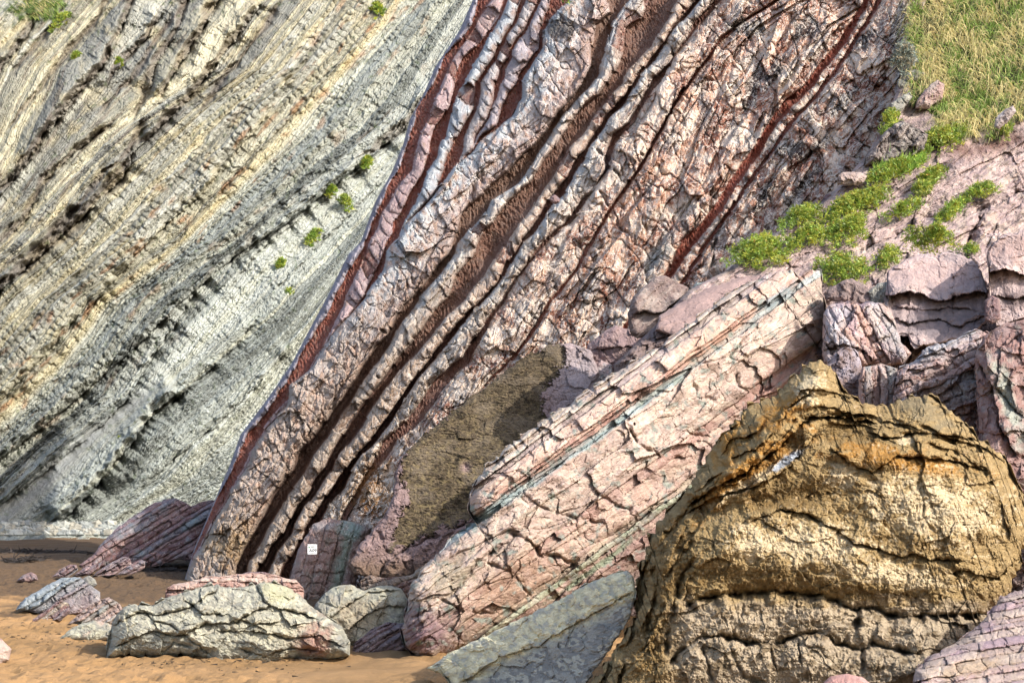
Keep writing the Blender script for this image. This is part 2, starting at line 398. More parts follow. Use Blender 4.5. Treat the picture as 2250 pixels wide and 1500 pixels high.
# extra outer lines
def grey_t(px, py):
    ys = py[:, :1]; X = [f(ys) for f in GF]; X = [X[0]-320] + X + [X[-1]+170, X[-1]+520]
    T = [-320.] + GT + [1120., 1470.]
    t = np.zeros(px.shape)
    for i in range(1, len(X)): X[i] = np.maximum(X[i], X[i-1]+20)
    for i in range(len(X)-1):
        f = (px-X[i])/(X[i+1]-X[i]); m = (f >= 0) if i else (f > -99)
        if i < len(X)-2: m = m & (f < 1)
        t = np.where(m, T[i]+f*(T[i+1]-T[i]), t)
    return t
GB = rand_layers(5, -1200, 2400, 9, 46); GBf = rand_layers(6, -1200, 2400, 4, 11); GBm = rand_layers(7, -1200, 2400, 45, 110)
gcols = [C('cac3a6', .76), C('beb9a0', .74), C('aeab98', .70), C('c0bfb0', .74), C('9c9c92', .68)]
gcool = [C('c2c6bb', .78), C('b4b9af', .76), C('a4aaa3', .72), C('c8cab9', .78), C('989e97', .70)]
def rel_grey(px, py, XL):
    t = grey_t(px, py)
    # s runs along the beds, up to the right
    s = px*.66-py*.75
    tw = t + 12*fbm(s/260, t/90, 2, 3) + 2.5*fbm(s/34, t/16, 4, 3)
    km, fm, wm = interp_layers(tw, GBm); kb, fb, wb = interp_layers(tw, GB); kf, ff, wf = interp_layers(tw+1.2*pn(s/9, t/9, 9), GBf)
    mod = .55+.6*fbm(s/150, t/60, 31, 3)
    Zt = sst(120, 330, t); Zb = sst(690, 640, t)*.6+.4
    rr = np.clip(fm*wm/(9+12*h2(km, km*0, 14)), 0, 1)
    h = (44-14*Zt)*Zb*(h2(km, km*0, 1)*.8+.25)*(1-fm)**1.2*rr*np.clip(.8+.9*fbm(s/260, t/120, 33, 3), .1, 2)     # each bed rises and breaks off on its right side
    a = h2(kb, kb*0, 2)
    h = h + (4+(8+12*Zt)*a*a)*Zb*((1-fb)**1.2*np.clip(fb*wb/5, 0, 1)-.45)*np.clip(mod+.4, .15, 1.6)
    h = h + (3+4.5*h2(kf, kf*0, 3))*(.5-ff)
    # teeth: beds cut into blocks
    size = 10+16*h2(kb, kb*0, 4); sw = s+300*a+4*pn(s/14, t/14, 41)+.8*(tw-t)
    j = np.floor(sw/size); jf = sw/size-j; tooth = np.sin(np.pi*jf)**.6
    tm = sst(.15, .6, fbm(s/120, t/34, 51, 3)+.22*(h2(kb, kb*0, 8)-.3)+.35*blob(t, s*0, 420, 0, 90, 1)+.15*sst(200, 330, t))
    h = h + (.45+.55*Zt)*Zb*tm*(12*tooth*(1-fb)*(.5+h2(j, kb, 5))+11*(h2(j, kb, 6)-.6)*(1-fb))
    h = h - 1.6*np.exp(-np.minimum(jf, 1-jf)*size/1.6)
    # broken crumbly ground
    shale = np.clip(blob(t, s*0, 585, 0, 75, 1)*1.5+.6*fbm(s/100, t/50, 61, 3), 0, 1)*sst(-600, -350, -py+0*s+0)
    shale = np.clip(np.exp(-((t-590)/70)**2)*1.3+.7*fbm(s/90, t/45, 61, 3)-.1, 0, 1)
    h = h + rough(s/1.5, t, 71, 17, .9, 1.1)*(.35+.15*Zt+.9*shale) + 4*fbm(s/90, t/30, 81, 4) + 2.0*ridged(s/9, t/5, 83, 3)
    # scree strip, smooth
    scree = np.exp(-((t-700)/30)**2)*sst(820, 900, py)
    # big relief traced from the cliff
    L = lambda poly, amp, fall, g=0, gw=5, u=0: ledge(h, px, py, poly[::-1], amp*(1.25+.9*(poly[0][0] < 600 and poly[0][1] < 150)), fall, g*.4, gw, int(poly[0][0]) % 97, u*1.5, 15)
    h = L([(600, -40), (567, 20), (470, 150), (400, 235), (300, 330), (262, 400), (190, 470), (90, 560), (0, 640), (-60, 700)], 48, 70, 12, 8, 22)
    h = L([(300, -30), (270, 60), (231, 140), (160, 225), (100, 300), (40, 390), (-10, 440)], 30, 42, 8, 5, 14)
    h = L([(360, 20), (330, 80), (260, 150), (235, 200)], 26, 30, 8, 5, 14)
    h = L([(420, -30), (395, 60), (340, 150), (330, 200)], 26, 30, 8, 5, 14)
    h = L([(500, -40), (450, 60), (390, 150), (350, 220)], 30, 36, 8, 6, 18)
    h = L([(200, 170), (130, 250), (60, 350), (0, 420)], 24, 30, 8, 5, 14)
    h = L([(90, 20), (60, 80), (20, 130), (-20, 190)], 26, 32, 8, 5, 14)
    h = L([(250, 270), (170, 330), (100, 400), (60, 480), (0, 540)], 22, 30, 6, 5, 10)
    h = L([(690, 100), (620, 190), (560, 290), (500, 350), (440, 430), (380, 480), (300, 560), (230, 640), (150, 720), (60, 820), (0, 880)], 34, 46, 8, 6, 12)
    h = L([(740, 140), (690, 200), (600, 300), (540, 360), (470, 440)], 16, 24, 5, 4, 8)
    h = L([(960, 190), (885, 284), (800, 355), (640, 480), (520, 560), (400, 660), (300, 760), (200, 850), (80, 950), (-20, 1020)], 26, 60, 10, 8, 24)
    h = L([(430, 640), (380, 720), (330, 790), (284, 869), (230, 930), (120, 1020), (0, 1110)], 20, 40, 8, 8, 26)
    h = L([(400, 860), (340, 900), (300, 960), (250, 1020), (200, 1080), (130, 1150)], 46, 44, 14, 10, 40)
    h = L([(560, 700), (520, 760), (440, 830), (340, 920)], 20, 40, 6, 6, 14)
    h = L([(640, 760), (560, 850), (480, 930), (380, 1010), (300, 1080)], 16, 30, 5, 5, 10)
    h = L([(850, 330), (760, 400), (660, 480), (560, 560), (500, 640)], 10, 24, 3, 4, 8)
    h = L([(840, 400), (740, 500), (650, 590), (600, 640)], 10, 22, 3, 4, 8)
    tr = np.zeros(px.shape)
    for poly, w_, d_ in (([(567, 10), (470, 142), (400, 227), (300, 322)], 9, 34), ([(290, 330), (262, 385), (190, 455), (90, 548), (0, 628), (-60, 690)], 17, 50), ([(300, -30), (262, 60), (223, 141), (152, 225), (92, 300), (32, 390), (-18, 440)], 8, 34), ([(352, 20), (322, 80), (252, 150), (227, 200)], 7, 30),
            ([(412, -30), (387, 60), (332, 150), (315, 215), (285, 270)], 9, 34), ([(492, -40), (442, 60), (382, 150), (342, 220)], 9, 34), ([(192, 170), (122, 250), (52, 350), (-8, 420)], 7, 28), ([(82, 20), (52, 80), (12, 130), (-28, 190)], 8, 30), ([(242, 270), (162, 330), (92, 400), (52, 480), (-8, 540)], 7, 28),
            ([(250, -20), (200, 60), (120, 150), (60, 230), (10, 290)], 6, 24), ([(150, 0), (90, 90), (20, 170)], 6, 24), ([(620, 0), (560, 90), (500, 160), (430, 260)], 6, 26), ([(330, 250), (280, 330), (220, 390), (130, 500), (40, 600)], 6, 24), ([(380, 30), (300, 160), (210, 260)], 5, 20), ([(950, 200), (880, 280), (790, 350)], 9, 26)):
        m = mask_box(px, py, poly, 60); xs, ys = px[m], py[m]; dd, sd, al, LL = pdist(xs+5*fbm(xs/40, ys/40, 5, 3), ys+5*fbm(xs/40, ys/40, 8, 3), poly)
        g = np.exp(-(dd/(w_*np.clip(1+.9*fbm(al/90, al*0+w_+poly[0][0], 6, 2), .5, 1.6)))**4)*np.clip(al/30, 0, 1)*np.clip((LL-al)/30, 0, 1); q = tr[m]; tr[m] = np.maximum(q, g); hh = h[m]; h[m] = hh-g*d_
    h = h + 26*blob(px, py, 640, 640, 90, 50, -50) + 30*blob(px, py, 330, 960, 90, 30, -45) - 26*blob(px, py, 250, 1090, 90, 26, -38)
    h = h*(1-.72*scree)*1.35
    # colour
    k1 = h2(kb, kb*0, 12); warm = sst(540, 420, t+30*fbm(s/80, t/50, 92, 3))
    cc = mix(pick(gcool, k1), pick(gcols, k1), warm)
    n = fbm(s/70, t/26, 91, 4)
    cc = cc*((1+.16*n)*(1+.22*(h2(kf, kf*0, 13)-.5)))[..., None]
    cc = mix(cc, C('d4c28c', .82), .6*np.exp(-((tw-478)/15)**2)+.35*warm*sst(.1, .7, fbm(s/90, t/40, 93, 3)))
    cc = mix(cc, C('6f716c', .6), .5*np.exp(-((t-590)/62)**2)*(.7+.5*fbm(s/40, t/25, 94, 3)))
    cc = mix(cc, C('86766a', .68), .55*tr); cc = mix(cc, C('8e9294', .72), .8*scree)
    org = (a > .6)*np.clip(fbm(s/60, t/30, 95, 3)*2.2-.7, 0, 1)*np.exp(-((t-440)/150)**2)
    cc = mix(cc, C('b8762c', .66), .6*org)
    cc = mix(cc, C('7d6a5c', .62), .5*sst(.25, .7, fbm(s/120, t/12, 96, 3))*sst(300, 150, t))
    gr = np.clip(blob(px, py, 85, 18, 75, 34)*1.6+.8*fbm(px/16, py/16, 97, 3)-.35, 0, 1)
    cc = mix(cc, C('5f7a2c', .5), gr)
    return h, np.concatenate([cc, np.zeros(cc.shape[:-1]+(1,))], -1)
def D_grey(px, py, XL=0):
    zt = 1.15
    D0 = 47 + .0*px
    D = (zt*D0)/(zt-(HY-py)/F) * 1.0
    base = (zt*D0)/(zt-(HY-1168.)/F)
    D = np.where(py > 1168, base-(py-1168)*.05, D)
    return D + .0042*(px-500)
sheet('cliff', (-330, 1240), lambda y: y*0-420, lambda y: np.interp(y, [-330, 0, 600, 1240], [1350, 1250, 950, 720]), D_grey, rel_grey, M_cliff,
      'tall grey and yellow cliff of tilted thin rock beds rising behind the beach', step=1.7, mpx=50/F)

# ---- red cliff of upright beds
B = {}
B[0] = [(1039,0),(1010,67),(957,147),(930,208),(901,261),(885,320),(860,380),(825,443),(793,531),(766,558),(720,650),(679,726),(639,802),(590,873),(529,954),(507,1016),(471,1101),(427,1204),(405,1275)]
B[1] = [(1049,0),(1047,32),(1023,75),(978,120),(959,165),(935,208),(914,240),(903,301),(879,357),(841,438),(817,491),(801,542),(774,577),(729,672),(679,748),(635,829),(590,904),(545,950),(512,1025),(467,1114),(445,1168),(425,1215),(405,1275)]
B[2] = [(1082,0),(1037,72),(999,120),(978,165),(954,219),(927,291),(903,373),(870,417),(838,475),(819,526),(790,582),(771,630),(751,677),(711,757),(675,820),(635,873),(595,918),(568,962),(529,1034),(498,1087),(467,1145),(440,1195),(420,1230),(405,1275)]
B[3] = [(1106,0),(1093,45),(1063,83),(1015,128),(999,181),(989,232),(957,275),(949,307),(930,373),(907,411),(889,451),(865,489),(857,521),(827,590),(801,646),(760,700),(729,735),(688,800),(600,925),(405,1275)]
B[4] = [(1117,0),(1095,48),(1066,93),(1037,144),(1023,181),(1002,213),(991,256),(978,301),(957,347),(937,382),(910,449),(889,483),(865,537),(843,590),(811,638),(770,690),(729,735),(688,800),(600,925),(405,1275)]
B[5] = [(1143,0),(1117,67),(1077,139),(1047,187),(1037,240),(1010,293),(983,341),(977,363),(961,417),(942,441),(889,494),(405,1275)]
B[6] = [(1154,0),(1130,53),(1111,93),(1087,139),(1063,179),(1055,213),(1031,275),(1021,320),(1010,355),(980,400),(405,1275)]
B[7] = [(1181,0),(1157,53),(1127,101),(1090,181),(1085,227),(1050,293),(1037,325),(1023,344),(405,1275)]
B[8] = [(1187,0),(1165,53),(1133,101),(1106,173),(1090,221),(1055,291),(1037,325),(1023,344),(405,1275)]
B[9] = [(1210,0),(1191,53),(1181,107),(1143,160),(1114,213),(1090,275),(1063,293),(1023,344),(405,1275)]
B[10] = [(1258,-5),(1215,35),(1194,67),(1189,107),(1143,185),(1146,215),(1127,256),(1082,288),(1050,315),(1026,344),(994,373),(958,422),(934,454),(889,494),(865,534),(849,553),(838,595),(803,651),(769,690),(729,735),(688,806),(639,846),(630,891),(592,936),(565,971),(538,1029),(507,1079),(489,1114),(458,1177),(427,1221),(405,1275)]
B[11] = [(1335,0),(1338,27),(1309,53),(1303,101),(1298,143),(1275,190),(1255,215),(1229,248),(1191,296),(1143,347),(1098,389),(1067,422),(1017,467),(1000,518),(985,558),(942,612),(883,678),(854,734),(827,757),(791,815),(760,860),(720,918),(690,955),(686,962),(650,998),(640,1034),(605,1079),(579,1123),(561,1168),(534,1204),(520,1239),(514,1280)]
B[12] = [(1385,0),(1346,48),(1327,125),(1317,165),(1290,197),(1266,221),(1237,259),(1215,288),(1202,309),(1165,363),(1137,403),(1118,417),(1083,441),(1062,475),(1027,510),(1003,537),(990,571),(969,603),(937,633),(883,715),(854,762),(818,811),(782,864),(742,922),(702,985),(662,1047),(650,1065),(614,1119),(592,1154),(574,1195),(547,1239),(535,1285)]
B[13] = [(1420,10),(1410,40),(1375,61),(1370,93),(1362,139),(1343,171),(1314,208),(1287,229),(1266,253),(1239,296),(1223,320),(1194,355),(1161,401),(1123,438),(1089,478),(1057,515),(1043,553),(1003,603),(985,649),(953,683),(912,744),(871,793),(840,833),(800,882),(764,936),(735,980),(713,1025),(681,1070),(641,1137),(623,1168),(601,1195),(583,1226),(565,1253),(552,1285)]
B[14] = [(1467,40),(1431,101),(1407,125),(1378,160),(1365,184),(1346,203),(1325,235),(1298,267),(1277,299),(1250,328),(1230,363),(1214,390),(1190,422),(1169,457),(1137,499),(1113,537),(1083,571),(1059,611),(1030,649),(998,683),(974,699),(943,744),(903,788),(862,833),(827,882),(796,936),(748,998),(730,1034),(699,1074),(668,1114),(646,1159),(623,1195),(601,1230),(580,1285)]
B[15] = [(1525,5),(1501,32),(1480,59),(1459,93),(1427,128),(1413,149),(1394,176),(1378,200),(1349,235),(1325,267),(1303,293),(1285,328),(1265,350),(1243,390),(1217,425),(1190,467),(1158,515),(1134,553),(1110,579),(1091,619),(1057,657),(1022,691),(979,739),(938,797),(894,846),(858,900),(822,954),(784,998),(748,1043),(713,1092),(686,1137),(668,1168),(650,1204),(623,1239),(610,1285)]
B[16] = [(1539,0),(1512,35),(1491,53),(1467,85),(1448,117),(1432,139),(1411,163),(1394,192),(1367,235),(1346,256),(1325,283),(1293,325),(1278,358),(1257,385),(1243,425),(1203,470),(1171,515),(1150,537),(1123,577),(1102,611),(1078,643),(1038,686),(996,739),(961,784),(925,824),(889,873),(858,927),(829,967),(788,1007),(757,1070),(721,1110),(700,1160),(640,1285)]
B[17] = [(1571,0),(1565,8),(1525,53),(1501,93),(1472,139),(1437,171),(1431,187),(1383,269),(1346,296),(1335,320),(1326,374),(1305,419),(1278,438),(1241,494),(1190,531),(1130,620),(1046,735),(1014,784),(961,829),(925,882),(898,918),(840,971),(827,1007),(802,1047),(771,1096),(753,1137),(700,1285)]
B[18] = [(1584,0),(1544,51),(1512,85),(1475,139),(1445,187),(1390,271),(1351,315),(1337,366),(1323,390),(1286,443),(1249,494),(1198,534),(1132,622),(1060,735),(1035,790),(985,838),(935,918),(875,965),(848,1010),(820,1040),(797,1074),(766,1132),(720,1285)]
B[19] = [(1715,-5),(1640,40),(1613,59),(1565,107),(1525,165),(1493,205),(1461,261),(1435,307),(1400,373),(1331,470),(1297,526),(1257,595),(1203,665),(1177,710),(1130,780),(1060,850),(1010,900),(900,1060),(800,1285)]
B[20] = [(x+9 if y < 800 else x+2, y) for x, y in B[19]]
B[21] = [(1893,8),(1840,93),(1765,187),(1728,221),(1667,301),(1620,376),(1571,447),(1530,501),(1504,523),(1463,595),(1380,700),(1000,1285)]
B[22] = [(1908,8),(1858,93),(1790,187),(1742,235),(1690,301),(1640,380),(1590,452),(1552,506),(1520,545),(1480,600),(1390,702),(1010,1285)]
B[23] = [(1928,0),(1893,59),(1853,120),(1800,200),(1747,253),(1691,331),(1629,420),(1593,470),(1539,550),(1500,610),(1040,1285)]
B[24] = [(x+10, y) for x, y in B[23]]
KB = 25
BF = [XofY(B[k]) for k in range(KB)]
#           kind: r=rib, g=gully ; height/depth in px ; block length ; colours
RB = {0:('r',24,22),1:('g',20,0),2:('r',14,30),3:('g',24,0),4:('r',26,36),5:('g',28,0),6:('r',20,32),7:('g',14,0),8:('r',22,38),9:('g',22,0),10:('r',46,62),11:('g',42,0),
      12:('r',30,44),13:('g',42,0),14:('r',26,26),15:('g',46,0),16:('r',30,52),17:('g',22,0),18:('r',26,70),19:('g',16,0),20:('r',14,60),21:('g',30,0),22:('r',12,26),23:('g',16,0),24:('r',16,60)}
RC = {0:'85808c',1:'7c4436',2:'9c8484',3:'7c4436',4:'a6aaae',5:'7a4638',6:'a09a9a',7:'7a4638',8:'a0969a',9:'7c4638',10:'b6aaa4',11:'6c5042',12:'b8aca0',13:'6e4e40',14:'b29a86',15:'684438',16:'b4a698',17:'704c40',18:'c29e88',19:'7a4434',20:'be9278',21:'84402e',22:'ae8068',23:'7c4232',24:'9c725c'}
RH = np.array([RB[k][1]*(1 if RB[k][0] == 'r' else -1) for k in range(KB)], float); RBL = np.array([max(RB[k][2], 20) for k in range(KB)], float)
RCOL = np.array([C(RC[k], 1.02 if RB[k][0] == 'r' else .9) for k in range(KB)]); RIB = np.array([RB[k][0] == 'r' for k in range(KB)])
def rel_red(px, py, XL):
    s = -(px*-.54)-py*.84; 
    wx = px + 4*fbm(px/70, py/70, 3, 2)*1.0 + 3.4*facet(s/28, (px*.84+py*.54)/40, 5, 1.)[0]
    e0 = np.clip((px-XL)/10, 0, 1); wx = px+(wx-px)*e0
    K = np.zeros(px.shape, int); fr = np.zeros(px.shape); wd = np.ones(px.shape)
    E = [f(py[:, 0]) for f in BF]
    for k in range(10): E[k] = np.minimum(E[k], E[10])
    for k in range(1, KB): E[k] = np.maximum(E[k], E[k-1])
    E = np.stack(E, 1); E2 = np.concatenate([E, E[:, -1:]+2500], 1)
    for i in range(px.shape[0]):
        k = np.clip(np.searchsorted(E[i], wx[i], side='right')-1, 0, KB-1)
        a = E2[i][k]; b = E2[i][k+1]; K[i] = k; fr[i] = (wx[i]-a)/np.maximum(b-a, .5); wd[i] = b-a
    fr = np.clip(fr, 0, 1)
    rib = RIB[K]; H = RH[K]*np.clip(wd/16, .15, 1)
    dep = .68+1.2*sst(600, 1000, py)*((K >= 11) & (K <= 15)) + .35*fbm(s/90, K*3.3, 7, 2)
    x = np.abs(2*fr-1)
    edge = np.minimum(fr, 1-fr)*wd
    widep = 1-np.exp(-edge/3.6)
    asym = np.where(rib, 1.12-.30*fr, 1.0)
    h = H*np.where(rib, widep*asym, (1-x**3)*dep)
    # undercut foot: the underside of each rib sinks deeper into the gully on its right
    h = h - np.where(rib, 0, 14*np.exp(-(fr*wd)/5.)*np.clip(wd/12, 0, 1))
    size = RBL[K]*(.75+.5*h2(K, np.floor(s/160).astype(int), 11)); sw = s+K*77+size*.8*fbm(s/60, px/60, 13, 3)+.25*fr*wd
    j = np.floor(sw/size); jf = sw/size-j; dj = np.minimum(jf, 1-jf)*size; bh = h2(j, K, 15); bh2 = h2(j, K, 16)
    big = RBL[K] > 50
    blk = (np.where(big, 16, 20)*(bh-.5)+8*(bh2-.5)*(fr-.5)*2) - np.where(big, 9, 8*h2(j, K, 19))*np.exp(-dj/2.0) + 2.5*np.sqrt(np.clip(dj/10, 0, 1))
    miss = rib & ~big & (h2(j, K, 23) < .11) & (K > 0)
    h = h - np.where(miss, .75*H*widep, 0)
    h = h + np.where(rib, blk*np.clip(edge/4, 0, 1), 0)
    # thin parallel beds inside the thick ones
    tb = fr*wd + K*500 + 5*fbm(s/120, px/60, 61, 3); LB = rand_layers(9, 0, 15500, 9, 42); kl, fl_, wl = interp_layers(tb, LB)
    ha = h2(kl, kl*0, 62); part = sst(-.35, .25, fbm(s/110, tb/60, 63, 3))
    lam = ((ha-.5)*22 - 9*np.exp(-fl_*wl/2.2))*part
    h = h + np.where(RIB[K] & (RBL[K] > 40), lam*np.where(K >= 18, 1.1, .55), 0)
    ro = rough(s/1.9, px*.84+py*.54, 31, 36, .8, 1.3)
    ro2 = rough(s/2.2, px*.84+py*.54, 33, 110, .9, 0)
    lowrough = .8+.5*sst(500, 900, py)
    h = h + np.where(rib, ro*np.where(big, 1.0, .7)*lowrough+np.where(big, ro2, 0), ro*.45+3.4*ridged(s/13, px/8, 37, 3))
    # pillow cobbles low on the massive bed
    f1, f2, a1, a2, dx, dy = worley(s/24+.3*pn(px/20, py/20, 41), (px*.84+py*.54)/20, 43)
    cob = (K == 10)*sst(760, 900, py)
    h = h + cob*(9*np.sqrt(np.clip(f2-f1, 0, 1))+8*(a1-.5)-4)
    P = lambda poly, amp, fall, g=0, gw=4, u=0: ledge(h, px, py, poly, amp, fall, g, gw, int(poly[0][0]) % 89, u)
    h = P([(1700, 330), (1640, 420), (1590, 490), (1560, 560), (1520, 610)], 16, 30, 5, 4, 8)
    h = P([(1780, 290), (1720, 350), (1680, 430), (1610, 520)], 14, 30, 6, 4, 10)
    h = P([(1900, 200), (1850, 260), (1780, 340), (1700, 450), (1640, 520)], 14, 40, 5, 4, 10)
    h = P([(1780, 0), (1750, 40), (1700, 110)], 10, 18, 4, 4, 8)
    h = P([(1830, 20), (1800, 60), (1770, 110), (1700, 190)], 12, 18, 4, 4, 8)
    h = P([(1560, 140), (1500, 250), (1440, 350)], 8, 20, 3, 3, 5)
    h = P([(1250, 780), (1180, 830), (1110, 880), (1040, 960)], 14, 20, 5, 4, 6)
    h = P([(1415, 300), (1360, 300), (1260, 420)], 10, 20, 3, 3, 4)
    for c in ([(1460, 145), (1520, 165), (1580, 180)], [(1425, 285), (1400, 283), (1445, 300)]): h = crack(h, px, py, c, 9, 3, 7)
    h = h - 30*blob(px, py, 1236, 345, 6, 16, 20) - 30*blob(px, py, 1040, 745, 6, 12, 30) - 26*blob(px, py, 915, 655, 8, 20, 40) - 20*blob(px, py, 1735, 215, 14, 8)
    h = h + 26*blob(px, py, 1290, 70, 52, 60, -50)+16*blob(px, py, 1210, 175, 60, 50, -40) + 14*blob(px, py, 780, 720, 50, 40)
    # colour
    cc = mix(RCOL[K], C('7c4a3a', .8), .8*miss)
    n = fbm(px/55, py/55, 51, 5); n2 = fbm(s/18, px/14, 53, 4)
    brown = C('8a7058', .62)
    # light painted on the ribs: pale sky-lit left side, darker red-brown underside at right
    red_under = np.where(rib & (K >= 4) & (K < 20), sst(.45, .95, fr+.35*n2), 0)
    cc = mix(cc, C('8a5546', .62), .6*red_under)
    cc = cc*(1+.22*(bh-.5)*rib)[..., None]
    cc = mix(cc, C('9c846c', .72), sst(420, 950, py+120*n)*.65*(K >= 10)*rib)
    cc = mix(cc, C('a8b2b8', .85), .8*sst(.45, 0., fr+.4*n2)*rib*((K == 10) | (K == 12) | (K == 4) | (K == 16))*sst(900, 500, py))  # sky light painted pale blue-grey into the left side of these ribs
    cc = mix(cc, C('c09c88', .8), .5*((K == 10)*sst(.0, .6, n2+.4*n)))
    r18 = (K >= 18) & rib
    cc = mix(cc, C('905440', .74), .8*r18*np.clip(sst(.45, .1, ha)*part+sst(.0, .5, n+.3*n2), 0, 1)); cc = mix(cc, C('e2ccb6', .95), .75*r18*sst(.0, .5, -n+.4*n2))
    cc = mix(cc, C('a29a94', .62), .6*r18*sst(.1, .5, fbm(s/120, px/24, 57, 3)))
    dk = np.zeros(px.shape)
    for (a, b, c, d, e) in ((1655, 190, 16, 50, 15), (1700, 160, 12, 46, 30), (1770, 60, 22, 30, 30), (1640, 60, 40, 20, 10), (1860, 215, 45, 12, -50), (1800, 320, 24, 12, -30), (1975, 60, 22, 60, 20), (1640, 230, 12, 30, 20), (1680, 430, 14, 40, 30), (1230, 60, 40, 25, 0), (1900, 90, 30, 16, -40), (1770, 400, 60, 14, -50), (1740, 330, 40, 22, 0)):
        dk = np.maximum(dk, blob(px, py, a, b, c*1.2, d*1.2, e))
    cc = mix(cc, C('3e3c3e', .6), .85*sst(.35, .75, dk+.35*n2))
    och = np.clip(blob(px, py, 825, 1085, 60, 70, -30)*1.5+.5*n2-.2, 0, 1); cc = mix(cc, C('a06c24', .6), .8*och)
    och = np.clip(blob(px, py, 1515, 135, 26, 20)+blob(px, py, 1390, 560, 90, 60, -40)*.8+.5*n2-.25, 0, 1); cc = mix(cc, C('b0703c', .62), .6*och)
    cc = mix(cc, C('b89450', .6), .6*np.clip(blob(px, py, 510, 1200, 70, 60)*1.2+.6*n2-.3, 0, 1)*rib)
    cc = mix(cc, C('a8b4b0', .68), .7*np.clip(blob(px, py, 1450, 560, 24, 70, 30)*1.3+.5*n2-.3, 0, 1))
    cc = mix(cc, C('c4a49e', .66), .8*np.clip(blob(px, py, 1080, 35, 20, 40, 30)*1.5+.4*n2-.3, 0, 1))
    vein = np.where(rib, .25+.75*sst(10, 18, K), .12)
    return h, np.concatenate([cc, vein[..., None]], -1)
def D_red(px, py, XL=0): return 25+.0052*(1270-py)-.0045*(px-410)+0*px
xr_red = XofY([(2060, -300), (2060, 300), (1950, 500), (1700, 760), (1500, 900), (1400, 1290)])
sheet('red_cliff', (-300, 1292), lambda y: BF[0](y), xr_red, D_red, rel_red, M_red,
      'dark red and grey cliff of steep upright rock ribs parted by deep gullies', left_back=7, step=1.9)

# ---- slope of pink rock pavement and grass on the right
SL = [(2025, -350), (2008, 0), (1998, 90), (1985, 170), (1955, 235), (1935, 290), (1900, 345), (1850, 400), (1800, 448), (1715, 505), (1650, 545), (1600, 592), (1560, 612), (1510, 640), (1440, 715), (1350, 800), (1320, 1400)]
def D_slope(px, py, XL=0):
    D = 19+.009*(600-py)
    return np.maximum(D, 17.4+.3*np.clip((py-800)/600, 0, 1)) - .0006*(px-1700)
GE = XofY([(1900, -350), (1960, 100), (1975, 200), (2040, 290), (2055, 300)])   # left edge of the grass
def grass_mask(px, py):
    low = np.interp(px, [1950, 2000, 2040, 2080, 2130, 2200, 2260, 2700], [150, 235, 235, 300, 300, 300, 255, 200])
    return sst(-15, 15, low-py+14*fbm(px/25, py/25, 5, 3))*sst(1985, 2015, px+10*fbm(px/20, py/20, 6, 2))
def rel_slope(px, py, XL):
    a = math.radians(-32); s = px*math.cos(a)+py*math.sin(a); t = -px*math.sin(a)+py*math.cos(a)
    h = 6*fbm(px/120, py/80, 3, 4)+2.4*ridged(s/26, t/7, 5, 3)+1.6*fbm(s/9, t/5, 7, 3)+3.5*ridged(s/70, t/16, 12, 3)
    f, e = facet(s/105+.2*fbm(px/60, py/60, 8, 2), t/44, 9, 1.2); h = h+13*f-5*np.exp(-(e/.03)**2)*sst(-.2, .3, fbm(px/70, py/70, 13, 2))
    P = lambda poly, amp, fall, g=0, gw=4, u=0: ledge(h, px, py, poly, amp, fall, g, gw, int(poly[0][0]) % 89, u)
    h = P([(2300, 395), (2170, 460), (2110, 478), (2012, 478), (2003, 500), (1960, 525), (1900, 548), (1868, 560), (1850, 600)], 22, 60, 8, 5, 16)
    h = P([(2165, 465), (2135, 515), (2121, 550), (2157, 617), (2170, 670), (2190, 720)], 8, 25, 30, 7, 6)
    h = P([(2015, 440), (2006, 503), (2000, 540)], 3, 14, 12, 4, 4)
    h = P([(2260, 330), (2150, 372), (2050, 400), (1960, 440), (1880, 470)], 9, 50, 6, 3, 5)
    h = P([(1990, 395), (1900, 450), (1820, 490), (1740, 530)], 10, 40, 5, 3, 6)
    h = P([(1960, 505), (1850, 545), (1760, 560), (1650, 600)], 9, 40, 5, 3, 6)
    h = P([(2260, 440), (2200, 480), (2160, 560)], 4, 40, 5, 2.5, 3)
    soil = grass_mask(px, py)
    h = h*(1-.4*soil)+soil*(14+8*fbm(px/40, py/40, 11, 3))
    low = sst(620, 720, py)
    h = h + low*rough(px, py, 15, 60, 1.0, 1)
    n = fbm(px/60, py/60, 21, 5)
    pal = [C('b49a94', .76), C('c6aca4', .8), C('aa9290', .74), C('bea898', .78), C('d2b8b0', .82)]
    cc = pick(pal, np.clip(.5+.6*n, 0, .99)); cc = cc*.6+.4*pick(pal, np.clip(.5+.7*fbm(s/40, t/10, 23, 4), 0, .99))
    cc = mix(cc, C('6a5c58', .6), .6*sst(.2, .6, fbm(px/30, py/14, 25, 4)))
    red = np.clip(sst(40, 0, np.abs(py-np.interp(px, [1950, 2050, 2130, 2250, 2500], [300, 320, 330, 300, 260])))+.4*n-.2, 0, 1)
    cc = mix(cc, C('7a4e40', .6), .8*red); cc = mix(cc, C('4c5226', .5), soil)
    cc = mix(cc, C('7a6662', .62), .7*low)
    return h, np.concatenate([cc, np.zeros(cc.shape[:-1]+(1,))], -1)
sheet('rock_slope', (-350, 1400), XofY(SL), lambda y: y*0+2750, D_slope, rel_slope, M_pave,
      'sloping pavement of pink rock with cracks, topped by a grassy bank', left_back=7, step=2.3)

